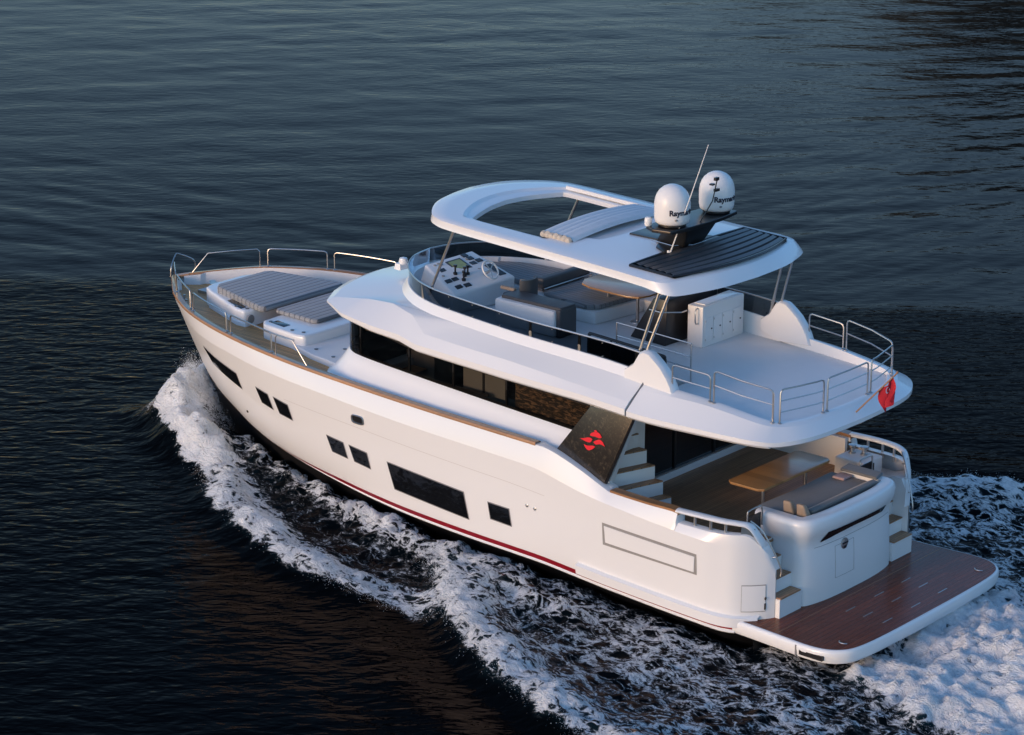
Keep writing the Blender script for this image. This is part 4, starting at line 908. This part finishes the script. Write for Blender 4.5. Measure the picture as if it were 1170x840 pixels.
fl = thing('ensign_flag', (1.95, .12, 4.06), 'small red flag drooping from a slanted wooden staff at the stern', 'flag')
A0, A1 = Vector((1.93, .13, 4.06)), Vector((1.42, -.42, 4.80))
G().tube([tuple(A0), tuple(A1)], .016, 8).lathe(tuple(A1), [(.01, -.02), (.03, 0), (.01, .03)], 10).build('staff', M['teakcap'], fl)
rows = []
for i in range(13):
    t = i/12; h = A0.lerp(A1, .52+.36*t); w = .5-.16*math.sin(t*3.0)*0; row = []
    for j in range(13):
        s = j/12; row.append((h.x-.02-.05*s+.045*math.sin(t*9+s*5), h.y-.10*s*(1-t)+.05*math.sin(t*11+s*3)*s-.02+.06*t*s, h.z-(.46-.02*t)*s*(1-.12*(1-t)*s)))
    rows.append(row)
fc = G().strips(rows).build('cloth', M['red'], fl, angle=80)
fc.data.materials[0] = simple('flag_red', (.42, .008, .02), .8, .15)
cc = Vector(rows[7][3])+Vector((-.014, .03, 0))
st_ = G(); cres = []
for a in np.linspace(R(50), R(310), 18): cres.append((.062*math.cos(a), .062*math.sin(a)))
for a in np.linspace(R(300), R(60), 18): cres.append((.018+.048*math.cos(a), .048*math.sin(a)))
star = [((.028 if k % 2 == 0 else .011)*math.cos(R(36*k))+.072, (.028 if k % 2 == 0 else .011)*math.sin(R(36*k))) for k in range(10)]
for shp in (cres, star): st_.add([(cc.x-.02-.0*a, cc.y-a*.9+.02, cc.z+b) for a, b in shp], [tuple(range(len(shp)))])
st_.build('emblem', M['dome'], fc)

# ------------------------------------------------------------------ sea with wake
def grid_axis(lo, hi, step, ends, g=1.06, mx=.55):
    a = list(np.arange(lo, hi, step)); s = step
    while a[-1] < ends[1]:
        s = min(s*g, mx) if a[-1] < hi+60 else s*1.25
        a.append(a[-1]+s)
    s = step; b = [lo]
    while b[-1] > ends[0]:
        s = min(s*g, mx) if b[-1] > lo-60 else s*1.25
        b.append(b[-1]-s)
    return np.array(b[:0:-1]+a)
ax = grid_axis(-4.5, 23, .07, (-9000, 9000)); ay = grid_axis(-10.5, 10.5, .07, (-9000, 9000))
X, Y = np.meshgrid(ax, ay, indexing='ij')
def vnoise(x, y, seed):
    xi, yi = np.floor(x).astype(np.int64), np.floor(y).astype(np.int64); fx, fy = x-xi, y-yi
    h = lambda a, b: (((a*374761393+b*668265263+seed*974711) ^ ((a*1274126177+b*961748927) >> 7)) % 10007)/10007.0
    fx, fy = fx*fx*(3-2*fx), fy*fy*(3-2*fy)
    return (h(xi, yi)*(1-fx)+h(xi+1, yi)*fx)*(1-fy)+(h(xi, yi+1)*(1-fx)+h(xi+1, yi+1)*fx)*fy
def fbm(x, y, seed, oct=4, rough=.5):
    s = 0; a = 1; t = 0
    for k in range(oct): s = s+a*vnoise(x*2**k+17*k, y*2**k-9*k, seed+k); t += a; a *= rough
    return s/t
def dline(P):
    d = np.full(X.shape, 1e9); tt = np.zeros(X.shape); P = np.array(P, float); n = len(P)-1; AY = np.abs(Y)
    sg = np.zeros(X.shape)
    for i in range(n):
        a, b = P[i, :2], P[i+1, :2]; v = b-a; L = v@v
        t = np.clip(((X-a[0])*v[0]+(AY-a[1])*v[1])/L, 0, 1); ex, ey = X-a[0]-t*v[0], AY-a[1]-t*v[1]; q = np.hypot(ex, ey)
        m = q < d; d = np.where(m, q, d); tt = np.where(m, i+t, tt); sg = np.where(m, np.sign(v[0]*ey-v[1]*ex), sg)
    return d, tt, sg
ss = lambda x, a, b: (lambda t: t*t*(3-2*t))(np.clip((x-a)/(b-a), 0, 1))
AY = np.abs(Y)
# ambient chop: sum of small directional waves
Zs = np.zeros(X.shape)
for k in range(44):
    lam = .5*1.07**k; th = R(-62)+RNG.normal(0, .6); kx, ky = 2*math.pi/lam*math.cos(th), 2*math.pi/lam*math.sin(th)
    amp = .0022*lam**.75*(1 if lam < 1.6 else (1.6/lam)**1.15)
    Zs += amp*np.sin(kx*X+ky*Y+RNG.uniform(0, 6.28))
near = np.exp(-(np.maximum(0, np.hypot(X-10, Y)-70)/40)**2)
Zs *= near*(.55+.9*fbm(X*.08, Y*.08, 3, 3))*(.42+.58*ss(.544*X-.839*Y, 20, 26))
# distances to wake lines (mirror-symmetric about the keel)
EDGE = [(20.35, .35), (20.1, 1.15), (18.9, 2.0), (17.6, 2.6), (15.8, 3.75), (13.8, 4.75), (12.0, 5.45), (10.6, 5.7), (9.2, 5.7), (7.6, 5.6)]
CREST = [(9.9, 3.55), (8.9, 4.15), (7.9, 5.0), (6.8, 5.85), (5.1, 6.8), (3.6, 7.4), (1.6, 8.1), (-1, 9.0), (-5, 10.4), (-12, 12.5), (-30, 18)]
INNER = [(17.2, 1.15), (15.2, 1.9), (13.2, 2.6), (11.2, 3.0), (9.4, 3.3), (7.4, 3.6), (5, 4.1)]
n1 = fbm(X*.9, Y*.9, 21, 4); n2 = fbm(X*3.1, Y*3.1, 31, 3); n3 = fbm(X*7, Y*7, 41, 2)
dE, tE, sE = dline(EDGE); dC, tC, sC = dline(CREST); dI, tI, sI = dline(INNER)
eo = dE*np.where(sE < 0, 1, -1)          # >0 inside (towards hull) or outside; fixed below
hullh = np.interp(X, C_[::-1, 0], C_[::-1, 1], left=2.86, right=0)
# inside test: smaller |y| than the edge at the same x
EY = np.interp(X, [p[0] for p in EDGE[::-1]], [p[1] for p in EDGE[::-1]]); CY = np.interp(X, [p[0] for p in CREST[::-1]], [p[1] for p in CREST[::-1]], right=0)
inE = np.where((AY < EY) & (X < 20.4), 1, -1)*dE; inC = np.where((AY < CY) & (X < 9.9), 1, -1)*dC
jit = (n1-.5)*1.1+(n2-.5)*.5
onE = ss(X, 7.2, 8.6)
bandE = ss(inE+jit*.55, -.12, .12)*(1-ss(inE+jit*.6, .7, 1.6))*onE
bandC = ss(inC+jit*.5, -.12, .10)*(1-ss(inC+jit*.5, .5, 1.7))*ss(9.9-X, 0, 1.2)
bandI = np.exp(-(dI/(.42+.2*n1))**2)*ss(X, 3.5, 6.5)
lace = ss(inC, -.1, .5)*ss(X, -40, -30)*np.where(X < 9.5, 1, 0)*.50+ss(inE, 0, .4)*onE*.30
lace = np.maximum(lace, ss(10-X, 0, 1)*ss(inC, -.05, .2)*.47)
wash = ss(.9-X+jit*.4, 0, .7)*ss(3.05+np.maximum(0, -X)*.33-AY+jit*.7, 0, .7)
atbow = np.exp(-(np.hypot((X-19.75)/1.0, (AY-.55)/.75))**2)
foam = np.clip(np.maximum.reduce([bandE*(.42+.5*n1+.25*ss(X, 14, 19)), bandC*(.42+.55*n1), bandI*(.38+.55*n1), lace*(.55+.75*n1), wash*(.74+.50*n1)*(.85+.3*n2), atbow*(1.05+.3*n2)]), 0, 1)
dry = ss(AY-hullh, -.45, .05+.3*n1)       # water close under the topsides stays dark
foam *= np.where((X > 2.2) & (X < 17), .25+.75*dry, 1)
# heights
Zw = .30*np.exp(-((inE-.35)/.55)**2)*onE*ss(X, 7.2, 11)*(.5+n1)
Zw += .42*np.exp(-((inC-.30)/np.where(inC < .3, .42, .95))**2)*ss(10.2-X, 0, 2.5)*(.35+1.1*n1)*np.exp(-np.maximum(0, 2-X)/9)
Zw += .22*bandI*(.3+1.4*n2)
bowlift = 1.15*np.exp(-(np.hypot((X-19.85)/.75, np.maximum(0, AY-.1)/.5))**2)+.62*np.exp(-(np.hypot((X-19.6)/1.2, (AY-.95)/.55))**2)+.40*np.exp(-(np.hypot((X-18.2)/1.2, (AY-1.9)/.5))**2)
Zw += bowlift*(.55+.6*n1+.35*n2)
Zw += .17*np.exp(-((AY-hullh)/.8)**2)*ss(X, 3, 6)*ss(18.6-X, 0, 2)
Zw += wash*(.10+.30*np.exp(-((X+2.2)/1.7)**2-(AY/2.4)**2)+.30*(n1-.45)+.16*(n2-.5)+.10*(n3-.5))
rough_in = np.clip(ss(inC, -.1, .6)*ss(10-X, 0, 1)+ss(inE, -.1, .4)*onE, 0, 1)
Zw += rough_in*((n1-.5)*.22+(n2-.5)*.11+(n3-.5)*.03)
Zw += foam*((n2-.5)*.10+(n3-.5)*.10)
# gentle diverging wake waves outside
Zw += .05*np.sin(inC*3.2+.4)*np.exp(-np.maximum(0, -inC)/3.0)*ss(-inC, 0, .4)*ss(12-X, 0, 6)*np.exp(-np.maximum(0, -X)/30)
Z = Zs*(1-.5*rough_in)+Zw
# keep water out of the boat
inside = (X > 2.3) & (X < 19.3) & (AY < hullh*.93)
Z = np.where(inside, np.minimum(Z, .02)-.25, Z)
nx, ny = X.shape
me = bpy.data.meshes.new('sea'); nv = nx*ny
co = np.stack([X, Y, Z], -1).reshape(-1, 3).astype(np.float32)
i = np.arange(nx-1)[:, None]*ny+np.arange(ny-1)[None, :]
quads = np.stack([i, i+ny, i+ny+1, i+1], -1).reshape(-1, 4).astype(np.int32); nf = len(quads)
me.vertices.add(nv); me.vertices.foreach_set('co', co.ravel()); me.loops.add(nf*4); me.loops.foreach_set('vertex_index', quads.ravel())
me.polygons.add(nf); me.polygons.foreach_set('loop_start', np.arange(0, nf*4, 4, dtype=np.int32)); me.polygons.foreach_set('loop_total', np.full(nf, 4, np.int32))
me.polygons.foreach_set('use_smooth', np.ones(nf, bool)); me.update(calc_edges=True); me.validate()
at_ = me.attributes.new('foam', 'FLOAT', 'POINT'); at_.data.foreach_set('value', foam.reshape(-1).astype(np.float32))
at2 = me.attributes.new('aerated', 'FLOAT', 'POINT'); at2.data.foreach_set('value', np.clip(wash*1.0+bandC*.35+bandE*.3+lace*.2, 0, 1).reshape(-1).astype(np.float32))
def sea_mat():
    k = NT('sea_water'); co = k.coord()
    fa = k.n('Attribute', attribute_name='foam').outputs['Fac']; ae = k.n('Attribute', attribute_name='aerated').outputs['Fac']
    mp = k.n('Mapping'); mp.inputs['Scale'].default_value = (.62, 1, 1); mp.inputs['Rotation'].default_value = (0, 0, R(12)); k.l(co, mp.inputs[0]); fc = mp.outputs[0]
    # domain warp
    wn = k.n('TexNoise'); k.l(fc, wn.inputs['Vector']); wn.inputs['Scale'].default_value = 1.6; wn.inputs['Detail'].default_value = 4
    wv = k.n('VectorMath', operation='MULTIPLY_ADD'); k.l(wn.outputs['Color'], wv.inputs[0]); wv.inputs[1].default_value = (.7, .7, .7); k.l(fc, wv.inputs[2]); wc_ = wv.outputs[0]
    a = k.noise(wc_, 2.6, 8, .66); b = k.noise(wc_, 7.5, 7, .66)
    rid = lambda n: k.math('SUBTRACT', 1.0, k.math('MULTIPLY', k.math('ABSOLUTE', k.math('SUBTRACT', n, .5)), 4.2))
    ra, rb = rid(a), rid(b)
    fine = k.noise(wc_, 22, 5, .7)
    def cells(sc_):
        v = k.n('TexVoronoi', feature='DISTANCE_TO_EDGE'); k.l(wc_, v.inputs['Vector']); v.inputs['Scale'].default_value = sc_
        return k.math('SUBTRACT', 1.0, k.ramp(v.outputs['Distance'], .0, .30))
    ve = k.math('MAXIMUM', cells(2.1), k.math('MULTIPLY', cells(5.2), .85))
    pat = k.math('ADD', k.math('ADD', k.math('MULTIPLY', k.math('ADD', k.math('MULTIPLY', ve, .62), k.math('MULTIPLY', ra, .38)), .52), k.math('MULTIPLY', rb, .22)), k.math('MULTIPLY', fine, .40))
    thr = k.math('MULTIPLY_ADD', fa, -.66, 1.06)
    fr1 = k.n('Mapping'); fr1.inputs['Rotation'].default_value = (0, 0, R(32)); k.l(wc_, fr1.inputs[0])
    fr2 = k.n('Mapping'); fr2.inputs['Scale'].default_value = (.22, 1, 1); k.l(fr1.outputs[0], fr2.inputs[0])
    fib = k.noise(fr2.outputs[0], 15, 5, .7)
    pat = k.math('ADD', pat, k.math('MULTIPLY', k.math('SUBTRACT', fib, .5), .34))
    crisp = k.ramp(pat, thr, k.math('ADD', thr, .13)); soft = k.ramp(pat, k.math('SUBTRACT', thr, .12), k.math('ADD', thr, .34))
    mask = k.math('ADD', k.math('MULTIPLY', crisp, .66), k.math('MULTIPLY', soft, .34))
    mask = k.math('MULTIPLY', mask, k.ramp(fa, .02, .16))
    n1_ = k.noise(co, 3.2, 3, .55); 
    r1 = k.n('Mapping'); r1.inputs['Rotation'].default_value = (0, 0, R(-41)); k.l(co, r1.inputs[0])
    st = k.n('Mapping'); st.inputs['Scale'].default_value = (.50, 1, 1); k.l(r1.outputs[0], st.inputs[0])
    n2_ = k.math('ADD', k.math('MULTIPLY', k.noise(st.outputs[0], 3.3, 2, .5, .3), .8), k.math('MULTIPLY', k.noise(st.outputs[0], 1.3, 2, .5, .2), .5))
    big = k.ramp(k.noise(r1.outputs[0], .07, 3), .3, .7)
    sx = k.n('SeparateXYZ'); k.l(co, sx.inputs[0])
    dist = k.math('ADD', k.math('ADD', k.math('MULTIPLY', sx.outputs[0], .544), k.math('MULTIPLY', sx.outputs[1], -.839)), k.math('MULTIPLY', k.noise(r1.outputs[0], .12, 3), 3.0))
    far_water = k.ramp(dist, 22.3, 23.9)
    h = k.math('ADD', k.math('MULTIPLY', n2_, 1.0), k.math('MULTIPLY', k.noise(st.outputs[0], 7, 2), .16))
    wavb = k.bump(k.math('MULTIPLY', h, k.math('MULTIPLY', k.math('MULTIPLY_ADD', big, .5, .6), k.math('MULTIPLY_ADD', far_water, -.76, 1.0))), .75, .085)
    deep = k.mix(ae, (.0008, .0014, .0022), (.010, .030, .040))
    wd = k.n('BsdfDiffuse'); k.l(deep, wd.inputs[0])
    wg = k.n('BsdfGlossy'); wg.inputs[0].default_value = (1, .80, .70, 1); wg.inputs['Roughness'].default_value = .05; k.l(wavb, wg.inputs['Normal'])
    fr_ = k.n('Fresnel'); fr_.inputs[0].default_value = 1.09; k.l(wavb, fr_.inputs['Normal'])
    w = k.n('MixShader'); k.l(k.math('MULTIPLY', fr_.outputs[0], k.math('MULTIPLY_ADD', far_water, .46, .50)), w.inputs[0]); k.l(wd.outputs[0], w.inputs[1]); k.l(wg.outputs[0], w.inputs[2])  # mirroring turned down on the near water to paint it darker
    f = k.n('BsdfPrincipled'); fcol = k.mix(k.ramp(k.math('ADD', k.math('MULTIPLY', fib, .6), k.math('MULTIPLY', fine, .4)), .34, .58), k.mix(k.ramp(fa, .5, .95), (.50, .55, .58), (.74, .79, .82)), (.9, .9, .9)); k.l(fcol, f.inputs['Base Color']); f.inputs['Roughness'].default_value = .75
    fh = k.math('ADD', pat, k.math('MULTIPLY', fine, .8)); k.l(k.bump(k.math('ADD', fh, k.math('MULTIPLY', fib, 1.2)), .9, .05), f.inputs['Normal'])
    mx = k.n('MixShader'); k.l(k.math('MULTIPLY', mask, .97), mx.inputs[0]); k.l(w.outputs[0], mx.inputs[1]); k.l(f.outputs[0], mx.inputs[2]); k.l(mx.outputs[0], k.out.inputs[0])
    return k.m
me.materials.append(sea_mat())
sea = bpy.data.objects.new('sea', me); COL.objects.link(sea); sea['kind'] = 'structure'

# spray: droplets thrown off the bow wave, the crests and the stern wash
pts = []
def samp(n, fn):
    for _ in range(n): pts.append(fn())
gs = random.gauss
def zat(x, y):
    i = int(np.clip(np.searchsorted(ax, x), 0, nx-1)); j = int(np.clip(np.searchsorted(ay, y), 0, ny-1)); return float(Z[i, j])
def bowdrop():
    t = random.random()**.8; s = random.choice((1, 1, -1)); x = 20.2-1.9*t+gs(0, .18); y = s*abs(.15+1.5*t*random.random()**.6+gs(0, .12)); r = abs(gs(0, 1))
    return (x, y, zat(x, y)+.03+(.05 if random.random() < .6 else .19)*r*(1.1-.6*t)+.35*max(0, .35-t)*random.random(), .0025+.006*random.random()**3)
def edge(P, w, hgt):
    def f():
        i = random.random()*(len(P)-1); k = int(i); q = i-k; x = P[k][0]*(1-q)+P[k+1][0]*q; y = P[k][1]*(1-q)+P[k+1][1]*q; s = random.choice((1, 1, 1, -1))
        x += gs(0, w); y = s*(y+gs(0, w)-.12); return (x, y, zat(x, y)+abs(gs(0, hgt))*.7, .003+.006*random.random()**3)
    return f
samp(16000, bowdrop); samp(5000, edge(EDGE, .10, .06)); samp(5000, edge(CREST[:7], .11, .08))
samp(9000, lambda: (lambda x, y: (x, y, zat(x, y)+abs(gs(0, .06)), .0025+.005*random.random()**3))(random.uniform(-4, .1), random.uniform(-3.0, 3.6)))
P = np.array(pts); n = len(P)
base = np.array([(1, 0, -.7), (-1, 0, -.7), (0, 1, .7), (0, -1, .7)])
V = P[:, None, :3]+base[None]*P[:, 3][:, None, None]
F_ = np.array([(0, 2, 3), (1, 3, 2), (0, 1, 2), (0, 3, 1)])
sm = bpy.data.meshes.new('spray'); sm.from_pydata(V.reshape(-1, 3).tolist(), [], (F_[None]+4*np.arange(n)[:, None, None]).reshape(-1, 3).tolist())
sm.materials.append(simple('spray_water', (.8, .82, .84), .5, .03)); sp = bpy.data.objects.new('spray', sm); COL.objects.link(sp)
tag(sp, 'white water droplets thrown up along the bow wave and wake of the yacht', 'spray', kind='stuff')

# wooded hills across the water, beyond the starboard bow: out of the frame, but the sea mirrors them
nu, nw = 90, 10; hv = []; hf = []
for i in range(nu):
    az_ = R(-44-108*i/(nu-1)); ridge = 210+130*float(fbm(np.array([[i*.09]]), np.array([[2.2]]), 77, 4)[0, 0]); ridge *= min(1, i/12)*1.15
    for j in range(nw):
        t = j/(nw-1); d = 900+900*t
        hv.append((cam.location.x+d*math.cos(az_), cam.location.y+d*math.sin(az_), -3+ridge*math.sin(min(1, t*1.05)*math.pi/2)**.8*(.8+.4*float(vnoise(np.array([[i*.6]]), np.array([[j*.9]]), 5)[0, 0]))))
for i in range(nu-1):
    for j in range(nw-1): a = i*nw+j; hf.append((a, a+nw, a+nw+1, a+1))
hm = NT('wooded_hillside'); hn = hm.noise(hm.coord(), .02, 6); hm.pri(hm.mix(hn, (.02, .03, .015), (.07, .07, .045)), .9)
hg = G(); hg.add(hv, hf); hills = hg.build('hills', hm.m, None, angle=60); hills['kind'] = 'structure'
